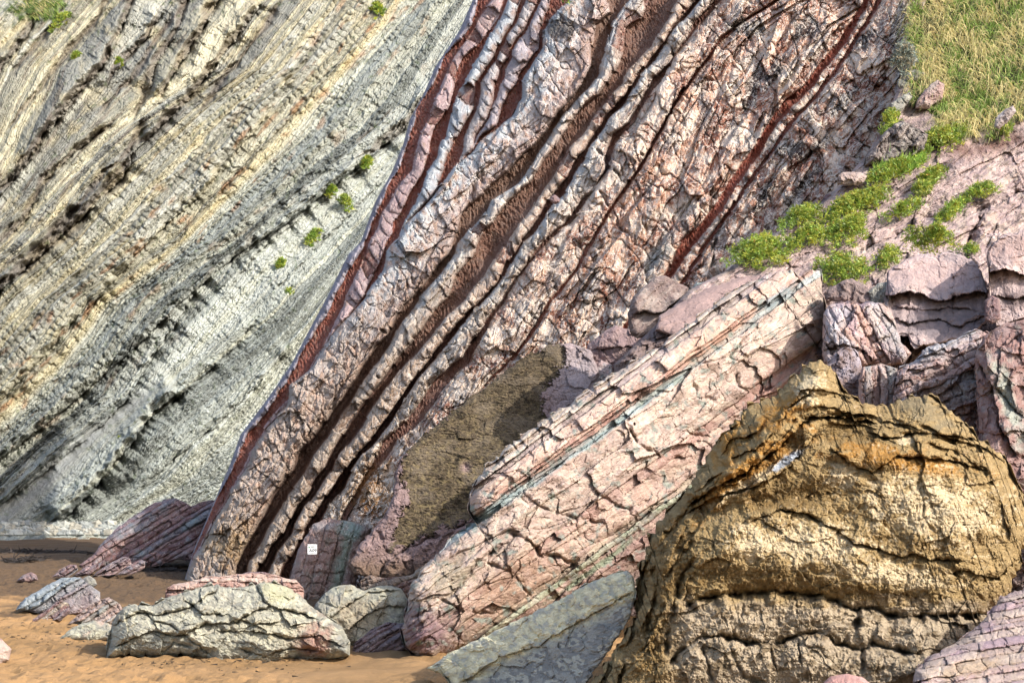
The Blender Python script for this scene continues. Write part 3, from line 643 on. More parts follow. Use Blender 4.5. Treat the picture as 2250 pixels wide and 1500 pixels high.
# ================================================================== BOULDERS
PINK = [C('cbb09c', .7), C('b29484', .64), C('e0ccb4', .76), C('c4aaa0', .68), C('9c8070', .6)]
PALE = [C('c4bfa6', .72), C('b0ac98', .7), C('d2ccb0', .74), C('a6a498', .68), C('bdb4a0', .7)]
GREY = [C('a9a69c', .66), C('94928c', .64), C('bab6a6', .68), C('8b8986', .62)]
PURP = [C('9c7c7c', .62), C('8a7074', .6), C('ac8c86', .64), C('96868a', .6), C('8c6660', .6)]
GOLD = [C('86683a', .58), C('a88450', .64), C('d0b88c', .76), C('6c5430', .5), C('c2a880', .72)]
BROWN = [C('7c6a52', .50), C('685842', .46), C('8a765a', .52), C('584a38', .42)]

# ---- hero: the big ochre boulder, lower right
gold_poly = [(1285, 1600), (1290, 1510), (1340, 1440), (1375, 1390), (1400, 1320), (1408, 1235), (1440, 1150), (1495, 1095), (1530, 1035), (1590, 950), (1640, 893), (1700, 868), (1735, 832), (1790, 786), (1828, 800), (1850, 858), (1890, 880), (1935, 890), (1990, 872), (2040, 866), (2100, 908), (2145, 957), (2190, 985), (2212, 1010), (2222, 1045), (2252, 1090), (2262, 1180), (2245, 1240), (2222, 1300), (2185, 1350), (2160, 1400), (2150, 1500), (2140, 1600)]
gl = [  # (line, ledge height, reach, joint depth, joint width, seed, undercut)
    ([(1499,1335),(1535,1313),(1588,1304),(1672,1300),(1748,1300),(1806,1307),(1872,1335),(1917,1335),(1979,1355),(2073,1351),(2190,1349)], -30, 30, 24, 5, 3, 60),
    ([(1468,1464),(1490,1433),(1535,1402),(1583,1395),(1650,1411),(1704,1415),(1748,1395),(1797,1389),(1850,1415),(1895,1429),(1917,1411),(1961,1424),(2030,1440)], -16, 20, 24, 5, 5, 34),
    ([(1640,1150),(1668,1135),(1721,1118),(1775,1129),(1828,1158),(1881,1193),(1935,1206),(1979,1220),(2006,1215),(2050,1229),(2125,1229)], 20, 60, 16, 4, 7, 6),
    ([(1510,1110),(1570,1069),(1628,1042),(1668,1015),(1712,980),(1753,940),(1775,917),(1819,913),(1881,922),(1925,926)], 40, 46, 30, 6, 9, 16),
    ([(1500,1130),(1561,1095),(1619,1078),(1695,1051),(1739,1020),(1761,989),(1801,944)], 24, 26, 8, 4, 11, 14),
    ([(1820,985),(1860,1010),(1917,1038),(1970,1002),(2041,1006),(2095,1011),(2175,1033)], 22, 34, 14, 4, 13, 10),
    ([(1900,949),(1961,962),(2006,949),(2073,953),(2150,966)], 24, 24, 16, 4, 15, 10),
    ([(2080,1262),(2120,1250),(2150,1262),(2190,1270),(2235,1230)], 22, 24, 16, 4, 17, 10),
    ([(1930,925),(1990,930),(2030,945)], 14, 18, 8, 3, 19, 6),
    ([(1600,1010),(1660,985),(1700,950),(1730,900),(1790,850)], 16, 30, 6, 4, 21, 10),
    ([(1740,850),(1790,870),(1840,860)], 14, 20, 6, 3, 23, 6)]
gc = [([(1379,1389),(1397,1278),(1441,1205),(1499,1135),(1535,1082)], 22, 5, 3), ([(1420,1400),(1446,1287),(1490,1233),(1526,1180)], 22, 5, 4), ([(1459,1440),(1478,1344),(1499,1260),(1540,1210)], 24, 5, 5),
      ([(1405,1340),(1430,1260),(1470,1190)], 14, 4, 6), ([(1748,1300),(1750,1345),(1742,1395)], 16, 4, 7), ([(1890,1340),(1880,1380),(1895,1430),(1895,1500)], 26, 6, 8), ([(1750,1398),(1758,1440),(1761,1500)], 18, 4, 9),
      ([(1535,1407),(1550,1440),(1565,1500)], 16, 4, 10), ([(1690,1413),(1700,1450),(1712,1500)], 16, 5, 11), ([(1600,1395),(1612,1450),(1640,1490),(1700,1500)], 14, 4, 12), ([(1480,1270),(1500,1330)], 18, 5, 13),
      ([(2010,1050),(2030,1100),(2028,1140),(2060,1175)], 10, 3, 14), ([(2100,1060),(2060,1110),(2030,1115)], 6, 3, 15), ([(1870,1040),(1830,1080),(1760,1100)], 9, 4, 16), ([(1640,1310),(1630,1350),(1640,1400)], 8, 3, 17), ([(1400,1440),(1440,1400),(1470,1350)], 12, 4, 18), ([(1350,1500),(1400,1450),(1450,1420)], 12, 4, 19)]
gb = [(1800, 1230, 260, 60, 8, 44), (2020, 1120, 150, 90, 12, 30), (1690, 950, 110, 26, -45, 22), (1660, 1040, 110, 20, -32, 14), (2030, 910, 80, 34, 25, 30), (1640, 1180, 90, 60, -20, 10), (1780, 1460, 90, 50, 0, 12), (1620, 1460, 70, 40, 0, 12), (1980, 1480, 90, 50, 0, 14), (1790, 850, 40, 40, 0, 16)]
gs = [(1640, 1040, 150, 40, -38, 'c07c10', .9), (1980, 1010, 170, 30, 10, 'c48418', .9), (1700, 940, 100, 50, -45, '9a6c20', .8), (1600, 1300, 220, 26, 0, '7a5624', .7), (1820, 1060, 120, 50, 0, '8a6024', .7), (2040, 1120, 140, 70, 10, 'e0c4a0', .95), (1780, 1190, 150, 50, 10, 'dcc89c', .9), (1820, 1440, 320, 50, 0, 'a8927a', .85), (1480, 1240, 60, 150, 15, '7c6038', .6), (1730, 1010, 60, 14, -35, 'a8aeb4', .6), (2020, 900, 70, 30, 20, '8e7a50', .6), (1420, 1420, 80, 80, 0, '80663e', .6), (1800, 820, 40, 30, 0, '83775c', .6)]
_rg = rel_rough(211, 84, GOLD, .6, cracks=gc, ledges=gl, stains=gs, vein=.7, bulges=gb, fine=2.0)
def rg(px, py):
    h, c = _rg(px, py)
    for b in ((1640, 1000, 150, 26, -40, 34), (1900, 1000, 120, 22, 10, 26), (1700, 1100, 120, 22, -12, -34), (1800, 960, 70, 18, -20, -24), (1440, 1330, 26, 110, 18, 30), (1860, 1130, 60, 30, 20, -20)): h = h+b[-1]*blob(px, py, *b[:-1])
    arch = [(1372, 1520), (1405, 1380), (1440, 1260), (1500, 1150), (1570, 1069), (1628, 1042), (1712, 980), (1753, 940), (1800, 915), (1881, 925), (1990, 950), (2100, 980), (2175, 1020), (2215, 1110), (2230, 1220)]
    d, sd, al, LL = pdist(px+7*fbm(px/50, py/50, 501, 3), py+7*fbm(px/50, py/50, 502, 3), arch)
    LB = np.array([-400, -70, -52, -30, -8, 10, 22, 46, 58, 80, 88, 112, 126, 150, 170, 500.])
    dd = -sd*d*1.0*(1+.35*fbm(al/160, al*0, 503, 2)); k, fl, wl = interp_layers(dd, LB)
    on = sst(-62, -20, dd)*sst(.15, -.15, fbm(al/130, dd/70, 504, 2))
    h = h + on*(np.array([0, -6, 8, -10, 12, -16, 18, -12, 16, -14, 20, -10, 14, -8, 6])[k] - 7*np.exp(-fl*wl/2.5))
    jn = al/(34+30*h2(k, k*0, 505)); jj = np.floor(jn+k*.37+.3*fbm(al/30, dd/30, 506, 2)); h = h + on*(h2(jj, k, 507)-.5)*20
    h = h*1.15 + 3.0*ridged(px/26, py/17, 401, 4)*sst(-.4, .3, fbm(px/120, py/70, 402, 2)) + 9*fbm(px/60, py/38, 403, 4)
    n = fbm(px/34, py/22, 405, 5); n2 = fbm(px/9, py/7, 406, 3)
    cc = np.zeros(px.shape+(3,))+C('b49660', .8)
    ochre = np.maximum.reduce([blob(px, py, *b) for b in ((1640, 1040, 170, 34, -38), (1980, 1012, 190, 30, 10), (1720, 905, 90, 34, -35), (1600, 975, 40, 60, 30))])
    brown = np.maximum.reduce([blob(px, py, *b) for b in ((1760, 1085, 150, 34, -8), (1640, 1270, 180, 26, 0), (1900, 1300, 160, 22, 6), (1480, 1230, 50, 150, 15), (1860, 960, 60, 40, 0), (2000, 1190, 130, 16, 6), (1860, 1410, 260, 14, 0), (1420, 1420, 60, 60, 0))])
    pale = np.maximum.reduce([blob(px, py, *b) for b in ((2050, 1115, 150, 75, 10), (1790, 1195, 130, 50, 6), (1960, 1260, 130, 30, 8), (1660, 1190, 60, 40, 0), (1850, 1045, 40, 30, 0), (1640, 1065, 110, 12, -30), (1990, 965, 26, 12, 0), (1780, 850, 30, 40, 30))])
    low = sst(1300, 1345, py+20*n)*sst(1440, 1520, px)
    cc = mix(cc, C('94743c', .72), sst(.2, .7, brown+.45*n+.2*n2)*.85)
    cc = mix(cc, C('c88a1c', .72), sst(.3, .8, ochre+.5*n+.2*n2)*.85)
    cc = mix(cc, C('e8d0a4', .86), sst(.25, .75, pale+.4*n+.35*n2)*.9)
    cc = mix(cc, C('c8b498', .82), low*.85); cc = mix(cc, C('7c6238', .62), low*sst(.1, .6, n+.2*n2)*.7)
    cc = mix(cc, C('b4bcc8', .85), sst(.4, .8, blob(px, py, 1730, 1010, 50, 10, -35)*1.2+.3*n2))
    cc = mix(cc, C('8f8468', .7), .6*sst(.3, .8, blob(px, py, 2030, 900, 80, 34, 25)+.4*n))
    return h, np.concatenate([cc, np.full(px.shape+(1,), .5)], -1)
solid('boulder', gold_poly, -20, 10.5, .22, rg, M_gold, 'huge ochre stained boulder with arched cracks in the lower right foreground', 'boulder', ax=0, ay=-.0016, r=50, jag=13, bulge=.5, Tb=1.2, seed=2, step=1.7, cxy=(1780, 1200))

# ---- hero: long slab of pink beds
slab_poly = [(1737, 588), (1700, 596), (1655, 616), (1600, 645), (1540, 690), (1470, 745), (1400, 790), (1330, 830), (1270, 870), (1190, 925), (1120, 975), (1060, 1030), (1032, 1085), (1030, 1120), (1045, 1145), (1000, 1165), (972, 1205), (925, 1250), (898, 1290), (895, 1330), (880, 1380), (890, 1420), (915, 1445), (950, 1452), (1010, 1430), (1100, 1390), (1250, 1325), (1400, 1290), (1500, 1230), (1650, 1060), (1780, 930), (1850, 840), (1812, 790), (1815, 700), (1808, 640), (1803, 594), (1785, 590), (1765, 600), (1750, 606)]
sbn = [-400, -86, -78, -70, -60, -47, -14, -6, 2, 14, 62, 128, 150, 205, 217, 229, 262, 300, 340, 700]
shs = [10, 14, 4, 16, -6, 26, 16, -12, -8, 20, 26, 8, 16, 2, 10, 2, -6, -12, -20]
sco = [C(c, .74) for c in ('d4bfae', 'dccab6', 'c8b4a6', 'dcc8b6', 'b8a8a8', 'dcb8a4', 'c49484', 'b08478', 'b4c8c8', 'd0b8a8', 'ccb2a2', 'bc968a', 'ccaa98', 'c0aa94', 'a8ba9e', 'b8968a', 'b08c80', '967872', '886c68')]
scr = [([(1116, 1166), (1169, 1193), (1190, 1222), (1231, 1224), (1276, 1248)], 24, 4, 3), ([(1378, 931), (1400, 975), (1470, 1012), (1520, 1000)], 18, 4, 4), ([(1615, 812), (1623, 846), (1663, 868), (1700, 850)], 16, 4, 5), ([(1517, 819), (1532, 872), (1575, 880)], 14, 4, 6),
       ([(1160, 1100), (1230, 1130), (1330, 1150)], 14, 4, 7), ([(1060, 1230), (1130, 1260), (1180, 1330)], 14, 4, 8), ([(960, 1310), (1010, 1340), (1090, 1350)], 14, 4, 9), ([(1300, 1080), (1380, 1120), (1440, 1090)], 14, 4, 10), ([(1500, 950), (1560, 960), (1640, 900)], 14, 4, 11),
       ([(900, 1360), (960, 1330), (1010, 1290), (1050, 1230), (1120, 1190)], 18, 4, 12), ([(1170, 1370), (1250, 1290), (1300, 1250)], 12, 3, 13)]
sst_ = [(930, 1390, 70, 60, 0, '94727a', .8), (1700, 850, 90, 50, -40, 'c48e7c', .6), (1560, 760, 110, 30, -36, 'e0b498', .6), (1250, 1010, 120, 30, -36, 'b89488', .5), (1120, 1290, 130, 60, -36, 'b28a6c', .6), (1400, 1200, 150, 40, -36, '9e7a72', .6), (1700, 660, 60, 12, -36, '9cb2b8', .8), (1350, 935, 300, 6, -36, 'a4babc', .9), (1090, 1110, 90, 10, -36, 'a4babc', .9), (1310, 1246, 130, 7, -36, '94a688', .8), (990, 1270, 60, 40, -30, 'b0a488', .6)]
_sb = rel_beds(301, -36, 9, 60, 105, PINK, sbn, shs, sco, 1.25, (1000, 1171), 74, .95, 4, 2, scr, (), sst_, .35, 1.6, 11, fine=1.7, stretch=2.4, blob3=11.)
solid('boulder', slab_poly, -36, 16.0, .35, _sb, M_pink, 'long leaning slab of pink and pale rock beds pointing up right, behind the ochre boulder', 'rock slab', ax=.0036, ay=-.0004, r=40, jag=7, bulge=.4, Tb=1.0, seed=3, step=1.7, cxy=(1350, 1020))

# ---- slab with the dark brown crusted face
crust_poly = [(1205, 757), (1255, 753), (1300, 770), (1316, 815), (1300, 900), (1200, 990), (1110, 1060), (1040, 1150), (980, 1220), (920, 1262), (880, 1278), (820, 1272), (778, 1262), (764, 1240), (790, 1195), (845, 1135), (862, 1090), (868, 1040), (880, 1008), (920, 965), (990, 905), (1060, 855), (1130, 800)]
def rel_crust(px, py):
    edge = [(880, 1008), (888, 1060), (900, 1090), (880, 1140), (862, 1185), (850, 1210), (905, 1195), (960, 1165), (1040, 1140), (1150, 1050), (1200, 940), (1190, 860), (1215, 830), (1245, 800), (1240, 760), (1190, 757), (1120, 800), (1050, 855), (985, 905), (915, 965)]
    d, s, a, L = pdist(px, py, edge[:3], True)
    from_in = np.zeros(px.shape, bool); p = np.array(edge+[edge[0]], float); x = px+10*fbm(px/24, py/24, 3, 4)+9*fbm(px/5, py/5, 23, 2); y = py+10*fbm(px/24, py/24, 4, 4)+9*fbm(px/5, py/5, 24, 2)
    for (ax, ay), (bx, by) in zip(p[:-1], p[1:]):
        c = ((ay > y) != (by > y)) & (x < (bx-ax)*(y-ay)/(by-ay+1e-9)+ax); from_in ^= c
    h = 8*fbm(px/70, py/70, 5, 3)+1.3*ridged((px+py*.4)/20, (py-px*.1)/6, 7, 4)+3*facet(px/60, py/40, 15, 1.4)[0]+1.5*ridged(px/8, py/8, 19, 2)
    out = rough(px, py, 9, 40, .8, 1.2)
    h = np.where(from_in, h-6, out+4)
    h = ledge(h, px, py, [(1180, 1030), (1040, 1145), (960, 1180), (900, 1205), (850, 1235), (835, 1262)], 20, 30, 14, 4, 5, 6)
    h = crack(h, px, py, [(815, 1150), (835, 1170), (842, 1200), (870, 1230)], 12, 3, 6)
    for k, (a, b) in enumerate([((880, 1225), (905, 1260)), ((930, 1205), (950, 1245)), ((980, 1190), (1005, 1220))]): h = crack(h, px, py, [a, b], 9, 3, k)
    h = h-10*blob(px, py, 1022, 1027, 8, 10)
    n = fbm(px/30, py/22, 11, 4)
    cin = pick(BROWN, np.clip(.5+.6*n, 0, .99)); cin = mix(cin, C('8c7c68', .7), .7*sst(-.2, .5, fbm(px/80, py/60, 14, 3))); cin = mix(cin, C('b09a68', .7), .6*np.clip(sst(.1, .6, fbm(px/14, py/9, 13, 3))*sst(760, 1100, py), 0, 1))
    cout = mix(np.zeros(px.shape+(3,))+C('c8a8a4', .68), C('a88a84', .64), .5+.6*fbm(px/20, py/20, 12, 3))
    cout = mix(cout, C('d8ccd0', .74), .7*blob(px, py, 1270, 830, 60, 90)); cout = mix(cout, C('9a7c60', .62), .8*sst(1190, 1260, py+.35*(px-800)*-.2))
    cc = np.where((from_in)[..., None], cin, cout); cc = mix(cc, C('c8a8a4', .68), np.exp(-((px-1022)/9)**2-((py-1027)/10)**2))
    return h, np.concatenate([cc, np.where(from_in, .6, .1)[..., None]], -1)
solid('boulder', crust_poly, -50, 20.2, .7, rel_crust, M_brown, 'leaning slab with dark brown crusted face and pink rim, beside the long pink slab', 'rock slab', ax=.0008, ay=-.0030, r=16, jag=4, bulge=0, seed=4)

def beds(seed, ang, lo, hi, block, pal, **k): return rel_beds(seed, ang, lo, hi, block, pal, **k)
def rock(name, poly, ang, D, T, rel, mat, label, **k): return solid(name, poly, ang, D, T, rel, mat, label, k.pop('cat', 'rock'), **k)

# ---- boulder carrying the little sign
sign_poly = [(640, 1330), (636, 1270), (652, 1215), (668, 1180), (690, 1150), (722, 1138), (760, 1142), (790, 1150), (815, 1160), (812, 1180), (790, 1225), (780, 1300), (760, 1340)]
srel = beds(501, 105, 22, 40, 26, [C('a88476', .66), C('b4948a', .66), C('9c7c6c', .64)], rsize=34, rough_amp=.55, groove=5, bamp=3, wob=3,
            stains=((775, 1165, 40, 26, 20, '9cb0a4', .9), (748, 1250, 14, 90, 14, '9aa893', .85), (700, 1155, 36, 14, 0, 'b8aca8', .7), (790, 1200, 10, 70, 25, '9a6a5a', .7), (665, 1300, 30, 30, 0, 'a08c80', .6)))
rock('boulder', sign_poly, 0, 21.3, .7, srel, M_pink, 'rounded pink and green banded boulder with a small white sign on it', ay=-.001, r=34, jag=3, cat='boulder', seed=5)
# ---- pale boulder in front
pale_poly = [(232, 1446), (243, 1395), (246, 1368), (268, 1332), (300, 1325), (335, 1330), (372, 1308), (430, 1292), (480, 1282), (530, 1290), (560, 1282), (590, 1276), (640, 1292), (672, 1318), (715, 1352), (752, 1376), (770, 1410), (768, 1440), (720, 1448), (650, 1444), (590, 1462), (500, 1462), (474, 1472), (452, 1448), (400, 1438), (345, 1440), (290, 1440)]
pl = [([(245,1375),(300,1345),(355,1350),(420,1330),(470,1300),(480,1282)], 14, 26, 14, 4, 3, 6), ([(250,1420),(330,1385),(400,1395),(450,1370),(520,1365),(560,1340),(600,1330)], 16, 26, 14, 4, 5, 6),
      ([(300,1330),(340,1360),(400,1385),(440,1420),(470,1440)], 10, 24, 12, 4, 6, 4), ([(470,1385),(560,1385),(640,1400),(700,1395),(760,1420)], 14, 26, 12, 4, 7, 6), ([(560,1280),(590,1330),(640,1340),(700,1360)], 14, 26, 12, 4, 9, 6), ([(400,1310),(440,1345),(500,1350),(560,1370),(620,1365)], 12, 26, 12, 4, 10, 6),
      ([(520,1420),(580,1440),(640,1420),(720,1430)], 12, 20, 12, 4, 11, 6), ([(350,1440),(380,1410),(430,1420)], 8, 20, 10, 4, 12, 4)]
prel = rel_rough(511, 46, [C('b8b4a0', .74), C('a3a090', .7), C('d0cab0', .78), C('97958a', .68)], 1.0, ledges=pl, stretch=1.5, ang=12, fine=1.6, vein=0, stains=((690, 1410, 40, 50, 20, 'c08e7c', .85), (610, 1300, 40, 26, 20, 'dcd6a8', .8), (590, 1385, 70, 30, 0, 'd8ceac', .6), (330, 1420, 80, 30, 0, '9a9e98', .5), (750, 1420, 20, 30, 0, 'a8a8a0', .8)))
rock('boulder', pale_poly, 5, 14.1, .55, prel, M_pale, 'pale grey cracked boulder lying alone on the sand in front', ay=-.002, r=26, jag=6, cat='boulder', bulge=.2, seed=6, step=1.5)
rock('boulder', [(360, 1330), (366, 1296), (380, 1284), (440, 1270), (500, 1262), (560, 1258), (610, 1264), (650, 1274), (668, 1292), (668, 1330)], 0, 15.6, .4, beds(521, 0, 8, 20, 34, [C('cda694', .68), C('c09484', .66), C('d8bcaa', .7)], rsize=30, wob=5), M_pink, 'low salmon pink rock just behind the pale cracked boulder', ay=-.002, r=20, jag=3, seed=7)
rock('rock', [(520, 1275), (524, 1262), (550, 1254), (590, 1258), (600, 1275)], 0, 18.5, .3, beds(525, 0, 6, 12, 30, PURP, rsize=20), M_pink, 'small purplish rock peeping over the low salmon rock', r=10, jag=2, seed=8)
rock('boulder', [(684, 1420), (690, 1330), (712, 1300), (745, 1285), (770, 1282), (800, 1296), (822, 1288), (850, 1284), (882, 1292), (898, 1318), (896, 1372), (880, 1400), (800, 1425)], -20, 15.2, .5, rel_rough(531, 60, PALE, .9, ledges=[([(700,1370),(760,1330),(810,1300),(880,1296)], 14, 24, 6, 3, 4, 6), ([(760,1390),(800,1350),(850,1330),(895,1335)], 12, 24, 6, 3, 5, 6)], vein=0, stains=((780, 1360, 90, 40, -30, 'b8a486', .7), (840, 1300, 50, 16, 0, 'd4ccae', .7))), M_pale, 'rounded grey and cream boulder between the pale cracked boulder and the long slab', ay=-.002, r=40, jag=3, cat='boulder', seed=9)
rock('rock', [(770, 1440), (780, 1412), (812, 1385), (850, 1366), (890, 1368), (900, 1400), (900, 1440)], -30, 14.6, .3, beds(541, -30, 8, 18, 40, PURP, rsize=30), M_pink, 'small dark purple rock at the foot of the long slab', ay=-.002, r=24, jag=2, seed=10)
rock('rock', [(790, 1310), (792, 1275), (815, 1262), (850, 1270), (900, 1262), (960, 1225), (985, 1235), (940, 1290), (900, 1320)], -10, 18.6, .4, beds(545, -20, 10, 26, 26, [C('8f6c60', .6), C('a08c78', .62)], rsize=24), M_pink, 'dark reddish rock wedged below the brown crusted slab', r=18, jag=3, seed=11)
# ---- grey slab in front, two toned
gsl = [(938, 1468), (975, 1440), (1040, 1408), (1120, 1368), (1210, 1326), (1290, 1282), (1335, 1262), (1378, 1252), (1392, 1266), (1396, 1300), (1388, 1345), (1362, 1395), (1325, 1445), (1290, 1500), (1275, 1560), (1180, 1590), (1080, 1580), (1010, 1540), (985, 1490)]
def gs_rel(px, py):
    t = (px-1000)*.46+(py-1468)*.888
    n = fbm(px/40, py/30, 3, 4); tt = t+14*n
    h = rough(px*.9, py, 551, 70, .7, 1.3) + 12*sst(26, 14, tt-10) + 2*ridged((px*.888-py*.46)/30, t/7, 5, 3)
    h = ledge(h, px, py, [(1010, 1500), (1100, 1440), (1180, 1420), (1260, 1370), (1390, 1300)], 14, 26, 5, 3, 5, 4)
    cc = mix(pick(GREY, np.clip(.4+.5*n, 0, .99))*1.25, pick([C('eadfb6', .98), C('dacfa8', .95), C('c8c2ac', .88)], np.clip(.5+.7*fbm(px/18, py/18, 7, 3), 0, .99)), sst(40, 10, tt-16))
    return h, np.concatenate([cc, np.zeros(cc.shape[:-1]+(1,))], -1)
rock('boulder', gsl, -30, 10.8, .3, gs_rel, M_pale, 'leaning grey slab with cream upper edge between sand and ochre boulder', ay=-.0030, ax=-.0048, r=16, jag=4, cat='rock slab', seed=12, step=1.7)
# ---- lower right corner slab and pebble
rock('boulder', [(1990, 1600), (2000, 1520), (2010, 1470), (2045, 1440), (2110, 1405), (2160, 1362), (2200, 1310), (2260, 1288), (2420, 1270), (2440, 1600)], -12, 9.0, .4, beds(561, -10, 8, 26, 70, [C('bba0a2', .66), C('a89098', .64), C('c8b4a6', .68), C('c2aca0', .66)], rsize=50, rough_amp=.5, stains=((2130, 1470, 90, 20, -10, 'c8aa84', .6),)), M_pave, 'flat lilac pink slab with thin bedding in the bottom right corner', ay=-.004, r=40, jag=4, cat='rock slab', seed=13)
rock('rock', [(1800, 1560), (1802, 1505), (1825, 1486), (1860, 1479), (1895, 1486), (1922, 1510), (1925, 1560)], 0, 8.6, .2, rel_rough(565, 60, [C('d6a49a', .7), C('c8968c', .68)], .5, vein=0), M_pale, 'small smooth pink rock at the bottom edge before the ochre boulder', ay=-.003, r=40, jag=1.5, seed=14)
# ---- rocks on the sand, left
rock('boulder', [(-60, 1475), (-70, 1420), (-20, 1400), (8, 1405), (25, 1425), (20, 1452), (0, 1464)], 0, 13.6, .3, rel_rough(571, 40, [C('d8b4a4', .7), C('cbb8a8', .7)], .8, vein=0), M_pale, 'pale pink boulder cut off by the left edge of the picture', r=26, jag=2.5, seed=15)
rock('rock', [(128, 1404), (150, 1385), (180, 1368), (205, 1362), (240, 1368), (262, 1380), (258, 1404), (200, 1408)], -20, 15.6, .25, rel_rough(575, 34, PALE+[C('d8b8a4', .7)], .9, vein=0, stretch=1.6, ang=-35), M_pale, 'small pale streaked rock on the golden sand left of the pale cracked boulder', ay=-.003, r=18, jag=2, seed=16)
rock('rock', [(150, 1370), (170, 1350), (205, 1322), (240, 1309), (268, 1330), (272, 1348), (245, 1372), (200, 1376)], -35, 17.2, .3, beds(581, -30, 8, 18, 28, [C('a8a8a0', .66), C('b4988c', .64), C('97948f', .64)], rsize=26), M_pink, 'small grey and pink rock on the sand, upper left neighbour of the pale cracked boulder', ay=-.003, r=16, jag=2, seed=17)
rock('rock', [(34, 1340), (55, 1312), (95, 1290), (140, 1268), (175, 1267), (200, 1285), (220, 1300), (222, 1320), (195, 1345), (150, 1352), (110, 1348), (70, 1342)], -33, 18.6, .35, rel_beds(585, -33, 6, 14, 30, [C('a0aaae', .68)], [-300, -22, -12, 2, 10, 400], [6, 12, -4, 2, -2], [C('a4aeb4', .7), C('98a2a8', .68), C('90868a', .64), C('a8807a', .64), C('9c7c78', .64)], 1, (120, 1320), 24), M_pink, 'slab shaped rock with blue grey top and pink flank on the sand at the left', ay=-.004, r=14, jag=2.5, cat='rock', seed=18)
rock('rock', [(50, 1372), (85, 1350), (115, 1332), (130, 1318), (150, 1325), (156, 1345), (130, 1362), (90, 1370)], -38, 17.6, .25, beds(591, -38, 7, 14, 20, PURP+[C('c4b49a', .68)], rsize=20), M_pink, 'small purple rock with cream knobs in front of the blue grey topped slab', ay=-.003, r=12, jag=2, seed=19)
rock('rock', [(178, 1285), (182, 1270), (196, 1264), (210, 1272), (213, 1284), (205, 1290)], 0, 20.5, .15, rel_rough(595, 14, GREY, .9, vein=0), M_pale, 'small pale blue stone behind the blue grey topped slab', r=7, jag=1.2, seed=20)
rock('rock', [(34, 1276), (50, 1262), (68, 1256), (80, 1262), (84, 1274), (60, 1280)], 0, 24.2, .2, rel_rough(596, 18, PURP, .9, vein=0), M_pink, 'small lone purple stone on the dark sand at the left', r=8, jag=1.2, seed=21)
# ---- purple reef of beds before the cliff foot
rock('boulder', [(172, 1240), (200, 1222), (225, 1190), (262, 1155), (300, 1130), (345, 1102), (385, 1092), (420, 1110), (460, 1098), (490, 1094), (500, 1200), (430, 1232), (395, 1228), (350, 1240), (300, 1250), (240, 1240), (190, 1256)], -32, 28.5, 1.0, beds(601, -31, 10, 20, 34, [C('9c7a7c', .62), C('a88e92', .64), C('8c6460', .6), C('8e8a92', .64), C('aa8580', .64)], rsize=36, rough_amp=.6, groove=6, bamp=5, wob=3, stains=((420, 1150, 26, 10, -30, '9cb2b4', .8), (300, 1160, 60, 8, -30, '9ca4aa', .6))), M_pink, 'large purple outcrop of slanting beds on the sand before the grey cliff', ay=-.006, r=16, jag=3, cat='outcrop', seed=22, step=1.5)
for i, (pl_, lb) in enumerate([([(165, 1262), (185, 1246), (215, 1238), (222, 1236), (218, 1250), (195, 1264)], 'leftmost narrow purple slab sticking out of the sand below the purple outcrop'),
        ([(200, 1266), (225, 1246), (270, 1222), (285, 1224), (290, 1240), (250, 1262)], 'middle narrow slab with grey tip sticking out of the sand below the purple outcrop'),
        ([(252, 1264), (280, 1244), (310, 1230), (320, 1232), (318, 1248), (290, 1262)], 'rightmost narrow grey slab sticking out of the sand below the purple outcrop'),
        ([(112, 1268), (130, 1252), (150, 1240), (168, 1240), (172, 1252), (150, 1268)], 'reddish low rock on the sand left of the narrow purple slabs')]):
    rock('rock', pl_, -33, 26.0-.3*i, .22, beds(611+i, -33, 6, 12, 26, PURP+[C('989aa2', .64)], rsize=18), M_pink, lb, ay=-.006, r=8, jag=1.5, seed=23+i, step=1.5)

# ---- rocks between the long slab, the cliff and the pavement
rock('boulder', [(1383, 730), (1378, 690), (1392, 650), (1440, 608), (1462, 604), (1490, 620), (1514, 632), (1505, 660), (1470, 700), (1430, 735), (1400, 745)], -40, 19.4, .55, rel_rough(631, 30, [C('bca89c', .68), C('a48c84', .64), C('8c746e', .62)], .8, stretch=3.5, ang=-38, vein=.6, ledges=[([(1385, 690), (1420, 685), (1455, 690), (1500, 650)], 22, 26, 6, 3, 4, 10)]), M_pink, 'striated grey brown block wedged below the red cliff beside a tongue of pink pavement', cat='boulder', r=16, jag=2.5, seed=31)
rock('boulder', [(1440, 725), (1448, 694), (1490, 668), (1560, 632), (1620, 612), (1690, 600), (1740, 606), (1690, 660), (1580, 700), (1500, 745)], -28, 18.2, .4, rel_rough(635, 44, [C('bfa098', .68), C('ae928c', .66)], .5, stretch=2.2, ang=-30, vein=0), M_pave, 'tongue of smooth pink rock behind the upper end of the long slab', ay=-.006, cat='rock slab', r=14, jag=2, seed=32)
rock('boulder', [(1288, 800), (1290, 758), (1330, 726), (1352, 714), (1395, 728), (1432, 742), (1428, 765), (1390, 800), (1340, 830), (1300, 835)], -20, 21.6, .5, rel_rough(641, 60, [C('b49694', .66), C('a58a88', .64), C('bfa29a', .66)], .9, vein=0, ledges=[([(1300, 770), (1350, 760), (1410, 765)], 10, 20, 4, 3, 4, 6)]), M_pave, 'pink purple block beside the pale end of the crusted slab', cat='boulder', r=18, jag=2.5, seed=33)
rock('rock', [(1290, 880), (1296, 820), (1320, 790), (1345, 800), (1350, 840), (1320, 880)], -60, 21.2, .3, rel_rough(643, 26, [C('b8b4b4', .7), C('c4a8a4', .68)], .8, vein=0), M_pale, 'small pale bluish rock behind the upper edge of the long slab', r=12, jag=2, seed=34)
